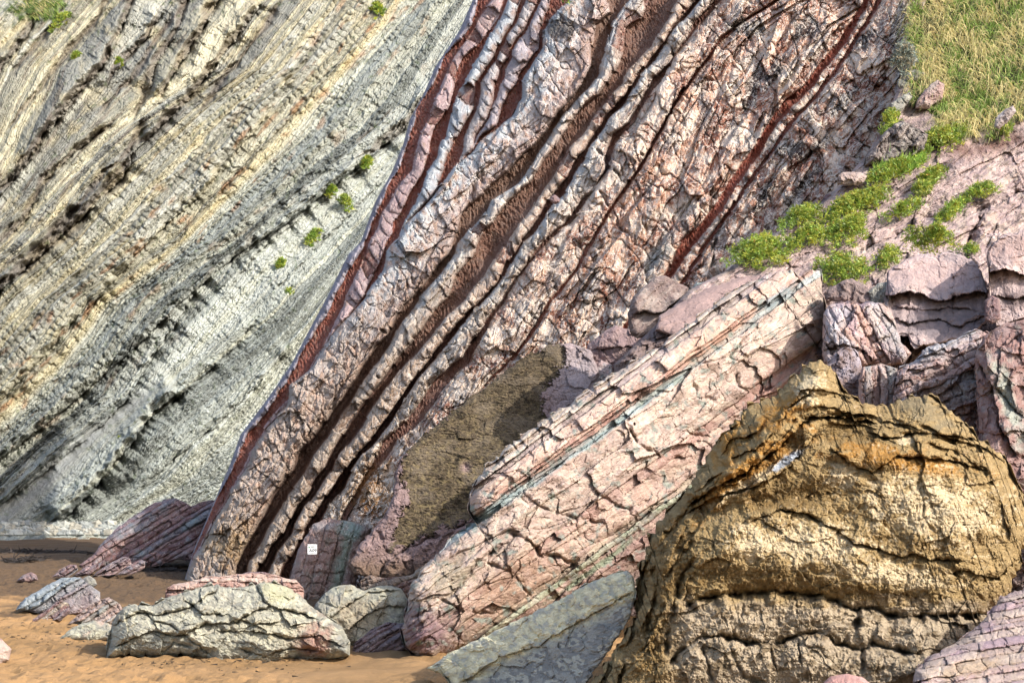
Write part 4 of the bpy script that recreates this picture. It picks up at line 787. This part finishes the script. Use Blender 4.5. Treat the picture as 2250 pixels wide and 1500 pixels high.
rock('rock', [(1553, 612), (1556, 592), (1572, 582), (1586, 590), (1588, 606), (1572, 616)], 0, 19.6, .2, rel_rough(645, 20, [C('a8785c', .64), C('9c8c80', .62)], .9, vein=.4), M_red, 'small round rusty stone on the tongue of pavement below the cliff', r=9, jag=1.5, seed=35)
rock('rock', [(1516, 640), (1530, 622), (1552, 618), (1560, 632), (1540, 645)], -20, 19.5, .15, rel_rough(646, 14, [C('a8b2ac', .7), C('9ca49c', .68)], .9, vein=0), M_pale, 'small flat greenish stone beside the rusty stone below the cliff', r=7, jag=1.5, seed=36)

# ---- rocks right of the long slab
rock('boulder', [(1806, 780), (1808, 690), (1822, 668), (1850, 664), (1872, 660), (1890, 668), (1912, 660), (1935, 664), (1958, 682), (1972, 715), (1982, 750), (2004, 775), (1985, 800), (1955, 806), (1915, 800), (1880, 812), (1850, 830), (1815, 820)], 20, 16.4, .7, rel_beds(651, 62, 14, 34, 30, [C('c2a8a2', .68), C('b4969a', .66), C('c8a090', .66), C('bcb4b8', .7)], rsize=40, rough_amp=1.0, wob=6, ledges=[([(1806, 770), (1850, 755), (1880, 760), (1905, 775), (1925, 800)], 20, 30, 7, 4, 4, 12), ([(1880, 665), (1872, 700), (1850, 740)], 12, 30, 3, 3, 5, 6)], stains=((1840, 690, 34, 24, -20, 'c4bcc4', .8), (1925, 710, 14, 60, -20, 'd8c8be', .8), (1960, 740, 20, 50, -15, 'a8a4a4', .7), (1900, 720, 12, 60, -20, 'c89a88', .7))), M_pink, 'pink, white and lilac banded boulder right of the tip of the long slab', ay=-.002, cat='boulder', r=30, jag=4, seed=41)
rock('rock', [(1820, 850), (1812, 800), (1835, 775), (1870, 760), (1890, 790), (1900, 830), (1895, 880), (1850, 880)], 60, 15.6, .5, rel_rough(655, 40, [C('bcb0b8', .68), C('a8989c', .66), C('8f7468', .62)], 1.2, vein=0, stains=((1870, 860, 40, 26, 20, '8c6a56', .7),)), M_pink, 'jagged lilac rock under the banded boulder, behind the crest of the ochre boulder', cat='rock', r=20, jag=4, seed=42)
rock('boulder', [(1888, 930), (1886, 830), (1895, 806), (1940, 800), (1972, 808), (1976, 850), (1972, 930)], 85, 15.0, .5, beds(661, 88, 10, 22, 40, [C('a09a96', .66), C('b89488', .66), C('c4a89e', .68)], rsize=36, rough_amp=.9), M_pink, 'blocky grey and salmon rock with upright stripes behind the ochre boulder', cat='boulder', r=18, jag=3, seed=43)
rock('boulder', [(1962, 930), (1960, 880), (1970, 815), (2010, 790), (2030, 766), (2060, 756), (2100, 742), (2150, 724), (2172, 732), (2175, 800), (2170, 900), (2150, 980), (2060, 960)], -25, 14.6, .7, rel_beds(665, -24, 16, 34, 28, [C('c4a29a', .68), C('b8b2b4', .68), C('b48c80', .64)], rsize=40, rough_amp=1.3, wob=8, stains=((2060, 770, 90, 14, -24, 'bcb8bc', .8), (2060, 880, 80, 50, 0, '94705c', .75))), M_pink, 'lumpy pink boulder with blue grey crest behind the right half of the ochre boulder', cat='boulder', r=34, jag=5, seed=44)
rock('boulder', [(2140, 1080), (2150, 960), (2146, 860), (2140, 780), (2160, 736), (2200, 712), (2250, 700), (2400, 680), (2420, 1100), (2260, 1100)], 70, 13.6, .9, rel_rough(671, 80, [C('b08e86', .64), C('a88078', .62), C('bca09a', .66)], 1.0, vein=.2, ledges=[([(2150, 790), (2180, 850), (2200, 940), (2240, 1010)], 26, 50, 10, 5, 4, 10), ([(2250, 740), (2200, 760), (2190, 850), (2230, 900), (2260, 920)], 12, 30, 8, 4, 5, 4)], stains=((2215, 880, 20, 110, -20, 'b4bcae', .85),)), M_pink, 'tall pink boulder with a pale green streak at the right edge', cat='boulder', r=50, jag=5, seed=45)
rock('boulder', [(1945, 720), (1944, 640), (1950, 596), (1985, 570), (2030, 556), (2080, 552), (2120, 560), (2150, 580), (2172, 640), (2170, 700), (2140, 740), (2080, 752), (2010, 764), (1995, 740), (1960, 738)], -5, 16.8, .9, rel_rough(681, 50, [C('b8a2a0', .8), C('c4aca6', .82), C('a09090', .74)], .55, stretch=1.3, vein=0, ledges=[([(2190, 655), (2150, 640), (2110, 650), (2060, 662), (2000, 640), (1940, 650)][::-1], 44, 60, 6, 4, 5, 30), ([(1960, 700), (2010, 710), (2060, 700), (2110, 715), (2170, 690)], 14, 22, 8, 4, 6, 8), ([(1960, 675), (2020, 680), (2090, 676), (2150, 680)], 10, 20, 8, 4, 7, 8)], stains=((2040, 600, 110, 34, 0, 'dabab2', .9), (2060, 710, 100, 34, 0, '8c8084', .7))), M_pave, 'big block with smooth pink top and dark shattered front below the pavement', ay=-.005, cat='boulder', r=7, jag=6, seed=46)
rock('boulder', [(2186, 720), (2178, 640), (2165, 560), (2190, 520), (2260, 500), (2420, 490), (2440, 760), (2260, 730)], 0, 16.2, .8, rel_rough(685, 60, [C('b8a2a0', .8), C('c4aca6', .82), C('a09090', .74)], .55, vein=0, ledges=[([(2160, 600), (2210, 590), (2250, 605), (2400, 600)], 36, 50, 6, 4, 5, 26), ([(2180, 650), (2230, 655), (2400, 650)], 12, 22, 8, 4, 6, 8)], stains=((2230, 550, 80, 34, 0, 'c0a29a', .9), (2230, 660, 60, 26, 0, '7e6c6c', .8))), M_pave, 'second block of pavement with broken front, at the right edge beside the wide crack', ay=-.002, cat='boulder', r=7, jag=6, seed=47)
rock('rock', [(2162, 700), (2164, 660), (2180, 648), (2196, 655), (2200, 700), (2180, 712)], 80, 16.0, .25, rel_rough(687, 26, PURP, .9, vein=0), M_pave, 'small stone jammed in the wide crack between the two pavement blocks', r=9, jag=2, seed=48)
rock('boulder', [(1815, 660), (1812, 640), (1840, 622), (1870, 610), (1900, 625), (1930, 650), (1935, 672), (1880, 672)], 0, 17.0, .4, rel_rough(689, 40, [C('a48e88', .64), C('94807c', .62), C('b89c94', .66)], 1.0, vein=0), M_pave, 'rough grey pink rock under the samphire behind the slab tip', r=18, jag=3, seed=49)
rock('rock', [(1915, 668), (1905, 640), (1930, 622), (1955, 618), (1960, 660), (1945, 690)], 0, 16.9, .3, rel_rough(690, 26, GREY, 1.1, vein=0), M_pave, 'stack of thin grey shards beside the left corner of the big block', r=10, jag=3, seed=50)

# ---- stones around the grass
rock('boulder', [(1900, 365), (1902, 345), (1935, 300), (1965, 272), (1985, 266), (2010, 278), (2040, 296), (2032, 330), (1995, 352), (1950, 362)], -40, 21.0, .6, beds(701, -45, 14, 30, 30, [C('8a7c78', .6), C('a8948c', .64), C('6a625e', .58)], rsize=34, rough_amp=1.1, vein=.5), M_red, 'dark weathered boulder among the plants at the top of the pavement', cat='boulder', r=20, jag=3, seed=51)
rock('rock', [(1840, 404), (1840, 386), (1852, 378), (1890, 378), (1906, 388), (1898, 402), (1870, 410)], 0, 20.3, .3, rel_rough(705, 26, [C('c4aea4', .7), C('b49c92', .68)], .9, vein=0), M_pale, 'pale flat stone at the foot of the dark cliff above the plants', r=10, jag=2, seed=52)
rock('rock', [(2184, 280), (2186, 262), (2210, 240), (2226, 232), (2234, 245), (2212, 272), (2195, 284)], -45, 20.2, .25, rel_rough(707, 26, [C('c8bab6', .7), C('a8968e', .66)], .9, vein=0), M_pale, 'elongated pale stone on red earth under the grass at the right edge', r=9, jag=1.5, seed=53)
rock('rock', [(2010, 240), (2012, 222), (2040, 190), (2060, 176), (2076, 186), (2070, 215), (2040, 240)], -45, 21.9, .35, rel_rough(709, 24, [C('b89890', .66), C('c4b0a4', .68)], .9, vein=0), M_pink, 'pink rock half covered by the long grass', r=12, jag=2.5, seed=54)
rock('rock', [(1955, 250), (1957, 228), (1985, 208), (2000, 200), (2006, 215), (1985, 240), (1962, 262)], -40, 21.8, .3, rel_rough(711, 24, GREY, 1., vein=0), M_pale, 'grey angular rock in the gap at the end of the red cliff', r=10, jag=2.5, seed=55)
for i, (x, y, r_, lb) in enumerate([(1992, 130, 20, 'upper white stone beside the silver shrub'), (2012, 168, 22, 'lower and larger white stone below the silver shrub'), (1985, 186, 16, 'grey stone under the two white stones by the silver shrub'), (1795, 452, 14, 'small grey stone in the plants at the foot of the cliff'), (1822, 436, 13, 'small pale stone right above the plants at the foot of the cliff'), (1218, 438, 12, 'stone lodged in the gully of the red cliff')]):
    a = np.linspace(0, 6.28, 9)[:-1]; rr = np.random.RandomState(i)
    P_ = [(x+r_*math.cos(q)*(1+.3*rr.randn()*.5), y+r_*.8*math.sin(q)*(1+.3*rr.randn()*.5)) for q in a]
    rock('rock', P_, [-30, 20, -60, 0, 30, 10][i], 22.6 if i < 3 else (20.6 if i < 5 else 24.6), .2, rel_rough(720+i, 18, GREY if i < 3 else PURP, .9, vein=0), M_pale, lb, r=9, jag=1.5, seed=60+i)

# ================================================================== PLANTS
M_leaf = leaf_mat('samphire_leaf', '5c8a2c', 'a8b84a', .5); M_fl = leaf_mat('samphire_flower', 'b4bc48', 'a4a43c', .7)
M_grass = leaf_mat('grass_blade', 'b4ac78', '98a05a', .7, .3); M_silver = leaf_mat('silver_leaf', '9aa6a4', '7e8c88', .7)
def strands(P, Dv, W, L, Cc, droop, segs=3, rng=None):
    """thin tapering blades: base P (n,3), direction Dv, half width W, length L, colours Cc"""
    n = len(P); side = np.cross(Dv, rng.normal(size=(n, 3))); side /= np.linalg.norm(side, axis=1)[:, None]+1e-9
    V = []; 
    for i in range(segs+1):
        f = i/segs; c = P+Dv*(L*f)[:, None]; c[:, 2] -= droop*L*f*f
        w = (W*(1-f**1.5)+.0008)[:, None]
        V += [c-side*w, c+side*w]
    V = np.stack(V, 1).reshape(-1, 3); k = 2*(segs+1); Fc = []
    base = np.arange(n)[:, None]*k
    for i in range(segs): Fc.append(base+np.array([[2*i, 2*i+1, 2*i+3, 2*i+2]]))
    return V, np.stack(Fc, 1).reshape(-1, 4), np.repeat(Cc, k, 0)
def D_at(px, py, which):
    px = np.atleast_1d(np.asarray(px, float)); py = np.atleast_1d(np.asarray(py, float))
    if which == 'slope': return D_slope(px, py)-.12
    if which == 'cliff': return D_grey(px, py)-.15
    return np.full(px.shape, float(which))
def bush(cx, cy, rx, ry, ang, label, n=420, fl=.35, where='slope', hgt=.16, group='samphire plants', cat='plant', name='samphire', leafm=None, seed=0, parts=True):
    r = np.random.RandomState(seed+int(cx)); a = math.radians(ang)
    u = r.normal(size=n)*.42; v = r.normal(size=n)*.42; m = (u*u+v*v) < 1.1; u = u[m]; v = v[m]
    cl = fbm(u*2.6+cx, v*2.6+cy, 7, 3) > -.08; u = u[cl]; v = v[cl]; n = len(u)
    px = cx+rx*u*math.cos(a)-ry*v*math.sin(a); py = cy+rx*u*math.sin(a)+ry*v*math.cos(a)
    D = D_at(px, py, where); base = W3(px, py, D); mound = hgt*np.exp(-(u*u+v*v)*1.2)*(.4+.8*r.rand(n))
    tops = base+np.stack([r.normal(size=n)*.02, -mound*.55, mound*.8], 1)
    k = 9; P = np.repeat(tops, k, 0)+r.normal(size=(n*k, 3))*.018; Dv = r.normal(size=(n*k, 3)); Dv[:, 2] = np.abs(Dv[:, 2])*.9+.35; Dv[:, 1] -= .4; Dv /= np.linalg.norm(Dv, axis=1)[:, None]
    sc_ = D.mean()/20
    tone = .5+.8*r.rand(n); yel = (r.rand(n) < .3)*1.; tone = np.repeat(tone, k); yel = np.repeat(yel, k)
    Cc = np.stack([tone*(1.0+.7*yel), tone*(1+.25*yel), tone*.9], 1)
    org = W3(np.array([cx]), np.array([cy+ry*.5]), D_at(cx, cy+ry*.5, where))[0]
    V, Fc, Cv = strands(P-org, Dv, np.full(n*k, .0065*sc_), (.035+.04*r.rand(n*k))*sc_, Cc, .2, 2, r)
    root = bpy.data.objects.new(name, None); col.objects.link(root); root.location = org; tag(root, label, cat, group)
    link('leaves', make_mesh('leaves', V, Fc, Cv, leafm or M_leaf), root)
    if fl > 0:
        q = r.rand(n) < fl; T = tops[q]+np.stack([r.normal(size=q.sum())*.01, np.full(q.sum(), -.03), .035+.03*r.rand(q.sum())], 1)
        k = 10; P = np.repeat(T, k, 0); Dv = r.normal(size=(len(P), 3)); Dv[:, 2] = np.abs(Dv[:, 2])*.6; Dv[:, 1] -= .3; Dv /= np.linalg.norm(Dv, axis=1)[:, None]
        tone = np.repeat(.7+.6*r.rand(q.sum()), k); rust = np.repeat(r.rand(q.sum()) < .08, k)
        Cc = np.stack([tone*(1+.1*rust), tone*(1-.3*rust), tone*(1-.1*rust)], 1)
        V, Fc, Cv = strands(P-org, Dv, np.full(len(P), .006*sc_), np.full(len(P), .022*sc_), Cc, 0, 1, r)
        tag(link('flower_heads', make_mesh('flower_heads', V, Fc, Cv, M_fl), root), kind='stuff')
    return root
BU = [(1672, 562, 80, 38, -12, 'large green samphire bush at the lower left end of the plants, on the pavement edge', 700, .3),
      (1775, 530, 52, 20, -12, 'low samphire clump just right of the largest green bush', 300, .45),
      (1758, 486, 56, 22, -22, 'green samphire clump hugging the foot of the dark cliff', 300, .3),
      (1862, 515, 56, 34, -20, 'yellowish samphire clump on the middle of the pink pavement', 420, .7),
      (1862, 465, 70, 26, -30, 'flowering samphire strip between the cliff foot and the pavement', 420, .65),
      (1905, 450, 60, 22, -25, 'samphire tuft with rusty flower heads on the upper pavement', 300, .6),
      (1852, 602, 66, 40, 5, 'bushy samphire right behind the tip of the long slab', 560, .45),
      (1958, 388, 74, 20, -22, 'low bright green samphire beside the pale flat stone', 360, .3),
      (2060, 318, 76, 30, -25, 'broad samphire clump under the long grass, above the pavement', 460, .5),
      (1956, 276, 24, 26, 0, 'small yellow green samphire in the gap above the dark boulder', 150, .5),
      (2045, 398, 44, 18, -30, 'small samphire with yellow leaves on the upper pavement', 180, .45),
      (2025, 425, 26, 14, -20, 'tiny samphire tuft just below the one with yellow leaves', 90, .3),
      (2150, 432, 44, 15, -18, 'dark green samphire growing in a crack, right half of the pavement', 200, .12),
      (2085, 475, 50, 15, -40, 'trailing green samphire running down a crack of the pavement', 190, .12),
      (2042, 536, 66, 26, 8, 'yellow flowering samphire on the top of the big shattered block', 380, .6),
      (1985, 470, 56, 12, -22, 'thin line of samphire in the long joint across the pavement', 200, .3),
      (2130, 560, 20, 10, 0, 'tiny green tuft in the wide crack of the pavement', 60, .1),
      (1962, 300, 30, 18, 20, 'small leafy plant between the dark boulder and the silver shrub', 120, .2),
      (1950, 575, 26, 30, 60, 'straggly yellow samphire hanging left of the big shattered block', 110, .6),
      (2205, 300, 18, 12, 0, 'lone small green plant on the red earth at the right edge', 60, .3)]
for i, (x, y, rx, ry, an, lb, n, fl) in enumerate(BU):
    bush(x, y, rx, ry, an, lb, int(n*1.5), fl, 'slope' if i not in (14,) else 16.1, seed=i)
bush(1985, 138, 28, 34, 0, 'silvery grey shrub where the cliff meets the grass', 420, 0, 21.9, .2, None, 'shrub', 'silver_shrub', M_silver, 50)
for i, (x, y, rx, ry, lb, f_) in enumerate([(806, 366, 15, 9, 'upper flowering tuft on the light grey cliff near the red cliff', .4), (729, 428, 12, 8, 'second tuft down the light grey cliff', .3), (760, 452, 12, 20, 'dull green tuft low in a seam of the light grey cliff', .1), (690, 528, 26, 10, 'grey green patch of plants halfway down the light grey band', 0),
        (617, 590, 14, 8, 'brownish tuft at the lower end of the light grey band', .5), (637, 655, 11, 9, 'bright green tuft above the broken lower cliff', .1), (830, 30, 16, 18, 'green tuft beside the yellow bed near the top edge', .3), (170, 136, 14, 8, 'small tuft on the upper left beds', .2), (271, 979, 9, 9, 'small bright tuft above the dark gully low in the cliff', .3), (1247, 4, 10, 8, 'little green tuft at the top of the red cliff', 0), (135, 55, 30, 12, 'strip of green at the right end of the grass patch, top left corner', .2), (262, 148, 10, 5, 'brown dry tuft on the upper left beds', .6)]):
    bush(x, y, rx, ry, -40, lb, 150, f_, 'cliff' if x < 1200 else 27.2, .35, 'tufts growing on the cliffs', 'plant', 'cliff_tuft', None, 80+i)
# ---- grass
def grass_field(n, seed, region, where, length, droopv, straw, label):
    r = np.random.RandomState(seed); px = region[0]+(region[2]-region[0])*r.rand(n*2); py = region[1]+(region[3]-region[1])*r.rand(n*2)
    if where == 'slope': g = (grass_mask(px, py) > .5)
    else: g = blob(px, py, 85, 14, 80, 34)+.3*fbm(px/16, py/16, 97, 3) > .5
    px = px[g][:n]; py = py[g][:n]; n = len(px); P = W3(px, py, D_at(px, py, where))
    cl = fbm(px/70, py/50, seed+3, 3); st = np.clip(straw+.9*cl, 0, 1); isst = r.rand(n) < st*.85
    th = 2.6+1.1*fbm(px/90, py/90, seed+5, 2)+r.normal(size=n)*.5
    Dv = np.stack([np.cos(th)*.55, -.35+.3*r.normal(size=n), .75+.25*r.rand(n)], 1); Dv /= np.linalg.norm(Dv, axis=1)[:, None]
    L = length*(.5+r.rand(n))*np.where(isst, 1.25, .8); tone = .6+.6*r.rand(n)
    Cc = np.where(isst[:, None], np.stack([tone*1.75, tone*1.5, tone*1.6], 1), np.stack([tone*.62, tone*.92, tone*.42], 1))
    V, Fc, Cv = strands(P, Dv, np.where(isst, .0045, .0065)*(length/.4)**.3, L, Cc, droopv, 4, r)
    o = link('grass', make_mesh('grass', V, Fc, Cv, M_grass)); tag(o, label, None, None, 'stuff')
grass_field(30000, 1, (1985, -340, 2740, 320), 'slope', .42, 1.05, .62, 'long drooping green and straw coloured grass on the bank above the pavement')
grass_field(1800, 2, (-20, -60, 200, 80), 'cliff', .5, .6, .05, 'patch of green grass in the top left corner of the grey cliff')
# short green turf at the foot
def turf():
    r = np.random.RandomState(9); n = 5000; px = 1915+130*r.rand(n); py = 340+60*r.rand(n); g = blob(px, py, 1975, 372, 70, 14, -18) > .45
    px = px[g]; py = py[g]; n = len(px); P = W3(px, py, D_at(px, py, 'slope')); Dv = r.normal(size=(n, 3))*.35+[0, -.2, 1]
    V, Fc, Cv = strands(P, Dv, np.full(n, .005), .10+.08*r.rand(n), np.stack([.6+.4*r.rand(n), 1.1+.3*r.rand(n), .5+.0*px], 1), .3, 2, r)
    tag(link('grass', make_mesh('grass', V, Fc, Cv, M_grass)), 'short bright green turf beside the dark boulder', None, None, 'stuff')
turf()

# ================================================================== SIGN, PICNIC THINGS, SEAWEED, RUBBLE
def box(name, x0, y0, z0, x1, y1, z1, mat, parent=None, bev=.0, loc=(0, 0, 0)):
    import bmesh
    bm = bmesh.new(); bmesh.ops.create_cube(bm, size=1)
    for v in bm.verts: v.co = Vector((x0+(v.co.x+.5)*(x1-x0), y0+(v.co.y+.5)*(y1-y0), z0+(v.co.z+.5)*(z1-z0)))
    if bev: bmesh.ops.bevel(bm, geom=bm.edges[:], offset=bev, segments=2, affect='EDGES')
    me = bpy.data.meshes.new(name); bm.to_mesh(me); bm.free(); me.materials.append(mat); o = link(name, me, parent, loc); return o
M_white = plain_mat('sign_white', 'f4f4ee', .4, .95); M_ink = plain_mat('ink', '20242a', .5, .8); M_green = plain_mat('sign_green', '2c8a4c', .5, .9); M_screw = plain_mat('screw', '6a6a68', .35, .8)
def sign():
    D = 20.32; k = D/F; c = W3(np.array([686.]), np.array([1206.]), np.array([D]))[0]
    root = bpy.data.objects.new('sign', None); col.objects.link(root); root.location = c; tag(root, 'small square white sign reading A09 fixed on the pink and green banded boulder', 'sign')
    root.rotation_euler = (math.radians(-6), 0, 0); h = 10.3*k; hh = 11*k
    box('plate', -h, 0, -hh, h, .006, hh, M_white, root, .001)
    def text(body, size, x, z, mat, nm):
        cu = bpy.data.curves.new(nm, 'FONT'); cu.body = body; cu.size = size; cu.align_x = 'CENTER'; cu.align_y = 'CENTER'; cu.extrude = .0006; cu.offset = size*.012
        ob = bpy.data.objects.new(nm, cu); col.objects.link(ob)
        bpy.context.view_layer.update(); me = bpy.data.meshes.new_from_object(ob.evaluated_get(bpy.context.evaluated_depsgraph_get())); bpy.data.objects.remove(ob)
        me.materials.clear(); me.materials.append(mat); o = link(nm, me, root, (x, -.0014, z)); o.rotation_euler = (math.radians(90), 0, 0)
    text('A09', 10*k, 1.5*k, -3.*k, M_ink, 'lettering')
    box('emblem', -8.3*k, -.002, 2.6*k, -4.8*k, 0, 5.4*k, M_green, root)
    for i, (a, b, z) in enumerate([(-3.2, 5.5, 6.2), (-3.2, 6.0, 4.3), (-3.2, 3.0, 2.6)]): box('text_line', a*k, -.0016, z*k, b*k, 0, (z+.75)*k, M_ink, root)
    box('text_line', -5*k, -.0016, -9.2*k, 5*k, 0, -8.5*k, M_ink, root)
    for a in (-1, 1):
        for b in (-1, 1): box('screw', (a*8.9-.6)*k, -.003, (b*9.5-.6)*k, (a*8.9+.6)*k, 0, (b*9.5+.6)*k, M_screw, root, .0008)
sign()
def lumpy(name, px, py, D, rx, ry, rz, mat, label, cat, seed, group=None, amp=.25, cols=None, n=28, kind=None):
    th = np.linspace(0, 2*np.pi, n+1)[:-1][None]; ph = np.linspace(.02, np.pi-.02, n//2+2)[:, None]
    x = np.cos(th)*np.sin(ph); y = np.sin(th)*np.sin(ph); z = np.cos(ph)+0*th
    f = 1+amp*(facet(th*1.3+x, ph*1.6+z, seed, 1.)[0])+amp*.5*fbm(x*2+z+seed, y*2+z, seed, 3)
    V = np.stack([x*f*rx, y*f*ry, z*f*rz], -1); c = np.zeros(x.shape+(3,))+(cols if cols is not None else C('a8a8a0'))
    o = link(name, make_mesh(name, V, gridfaces(V.shape[0], n, True), c.reshape(-1, 3), mat), None, tuple(W3(np.array([px]), np.array([py]), np.array([D]))[0])); tag(o, label, cat, group, kind); return o
def onsand(py): return F*CH/(py-HY)
D_ = onsand(1169); kk = D_/F
M_tan = plain_mat('cloth_orange', 'c88850', .8, .8); M_pinkcloth = plain_mat('pink_plastic', 'd8a8a8', .6, .9); M_cool = plain_mat('cooler_white', 'f0e8e6', .45, .95)
c = W3(np.array([104.]), np.array([1172.]), np.array([D_]))[0]; ck = bpy.data.objects.new('cool_box', None); col.objects.link(ck); ck.location = (c[0], D_, 0.02); tag(ck, 'white cool box standing on the sand at the foot of the grey cliff', 'cool box')
box('body', -9*kk, -.15, 0, 9*kk, .15, 11*kk, M_cool, ck, .02); box('lid', -9.6*kk, -.17, 11*kk+.002, 9.6*kk, .17, 14*kk, M_cool, ck, .015); box('handle', -3*kk, -.19, 7*kk, 3*kk, -.152, 9*kk, M_pinkcloth, ck, .005)
lumpy('bag', 127, 1163, D_+.3, .14, .12, .11, M_tan, 'small orange and tan bag beside the white cool box', 'bag', 5, cols=C('b07840'), amp=.3)
lumpy('ball', 31, 1171, D_-.5, .06, .06, .06, M_pinkcloth, 'small pink toy bucket left of the white beach towel', 'toy', 6, amp=.1)
def towel(nm, x0, x1, y0, y1, mat, lb, seed):
    r = np.random.RandomState(seed); X = np.linspace(x0, x1, 40); Yp = np.linspace(y0, y1, 10); PX, PY = np.meshgrid(X, Yp); Dg = onsand(PY)
    V = W3(PX+3*fbm(PX/9, PY/2, seed, 2), PY, Dg); V[..., 2] = .03+.03*np.abs(fbm(PX/8, PY/1.2, seed+2, 3)); V2 = V.copy(); V2[..., 2] = .005
    A = gridfaces(10, 40); me = make_mesh(nm, np.concatenate([V.reshape(-1, 3), V2.reshape(-1, 3)]), np.concatenate([A, A[:, ::-1]+400]), None, mat, True); tag(link(nm, me), lb, 'towel')
towel('towel', 52, 92, 1170.5, 1173, M_white, 'crumpled white towel spread on the sand left of the cool box', 3)
towel('towel', 112, 138, 1170.5, 1172.5, M_cool, 'short pale cloth lying on the sand under the bag', 4)
# seaweed
M_weed = rock_mat('seaweed', 2, 1, 0, var=.4)
def weed(cx, cy, rx, ry, n, seed, lb):
    r = np.random.RandomState(seed); px = cx+rx*r.normal(size=n)*.5; py = cy+ry*r.normal(size=n)*.5; D = onsand(py); P = W3(px, py, D); P[:, 2] = .02
    Dv = r.normal(size=(n, 3)); Dv[:, 2] = .15; Dv /= np.linalg.norm(Dv, axis=1)[:, None]; c_ = np.stack([.03+.04*r.rand(n)]*3, 1)*[1.1, .9, .8]
    V, Fc, Cv = strands(P, Dv, np.full(n, .018), .10+.16*r.rand(n), c_, .1, 2, r)
    tag(link('seaweed', make_mesh('seaweed', V, Fc, Cv, M_weed)), lb, None, None, 'stuff')
for i, (x, y, a, b, n, lb) in enumerate([(40, 1213, 90, 4, 500, 'dark strand of seaweed on the shaded sand, far left'), (155, 1215, 50, 3, 260, 'dark strand of seaweed left of the purple outcrop'), (33, 1233, 26, 4, 260, 'clump of dark seaweed, nearer heap'), (75, 1229, 26, 4, 160, 'small seaweed clump beside the nearer heap'), (350, 1254, 60, 3, 160, 'scattered dark seaweed below the red cliff foot')]): weed(x, y, a, b, n, 30+i, lb)
for i, (x, y, a, b, n, lb) in enumerate([(300, 1262, 150, 22, 130, 'small dark specks of seaweed scattered on the shaded sand'), (450, 1455, 330, 24, 120, 'tiny dark bits of driftweed on the golden sand in front'), (120, 1395, 160, 30, 90, 'tiny dark bits of driftweed on the golden sand at the left')]):
    r = np.random.RandomState(70+i); px = x+a*r.normal(size=n)*.5; py = np.maximum(y+b*r.normal(size=n)*.5, 1200); P = W3(px, py, onsand(py)); P[:, 2] = .05*fbm(P[:, 0]/2.3, P[:, 1]/3.1, 3, 3)+.01
    Dv = r.normal(size=(n, 3)); Dv[:, 2] = .1; Dv /= np.linalg.norm(Dv, axis=1)[:, None]
    V, Fc, Cv = strands(P, Dv, np.full(n, .007), .02+.05*r.rand(n), np.full((n, 3), .05)*[1.2, .9, .7], .1, 2, r); tag(link('seaweed', make_mesh('seaweed', V, Fc, Cv, M_weed)), lb, None, None, 'stuff')
# rubble at the foot of the grey cliff: one scatter, past counting
def rubble():
    r = np.random.RandomState(12); n = 1300; px = -60+560*r.rand(n); py = 1172-22*r.rand(n)**2.5; D = np.minimum(onsand(np.maximum(py, 1163)), D_grey(px, py)-.2); Vs = []; Fs = []; Cs = []
    for i in range(n):
        q = .04+.15*r.rand()**3; m = 7; th = np.linspace(0, 2*np.pi, m+1)[:-1][None]+r.rand(); ph = np.array([.1, .9, 1.7, 2.6, 3.0])[:, None]
        f = q*(.7+.6*r.rand(5, m)); V = np.stack([np.cos(th)*np.sin(ph)*f*1.3, np.sin(th)*np.sin(ph)*f, (np.cos(ph)+0*th)*f*.8], -1)+W3(np.array([px[i]]), np.array([py[i]]), np.array([D[i]]))[0]
        Vs.append(V.reshape(-1, 3)); Fs.append(gridfaces(5, m, True)+i*35); Cs.append(np.tile(C(['d8d8cc', 'bcc0b8', 'c8c2b0', 'a8aca8'][r.randint(4)], .55), (35, 1)))
    tag(link('rubble', make_mesh('rubble', np.concatenate(Vs), np.concatenate(Fs), np.concatenate(Cs), M_pale)), 'pale rubble of broken stones along the foot of the grey cliff', None, None, 'stuff')
rubble()
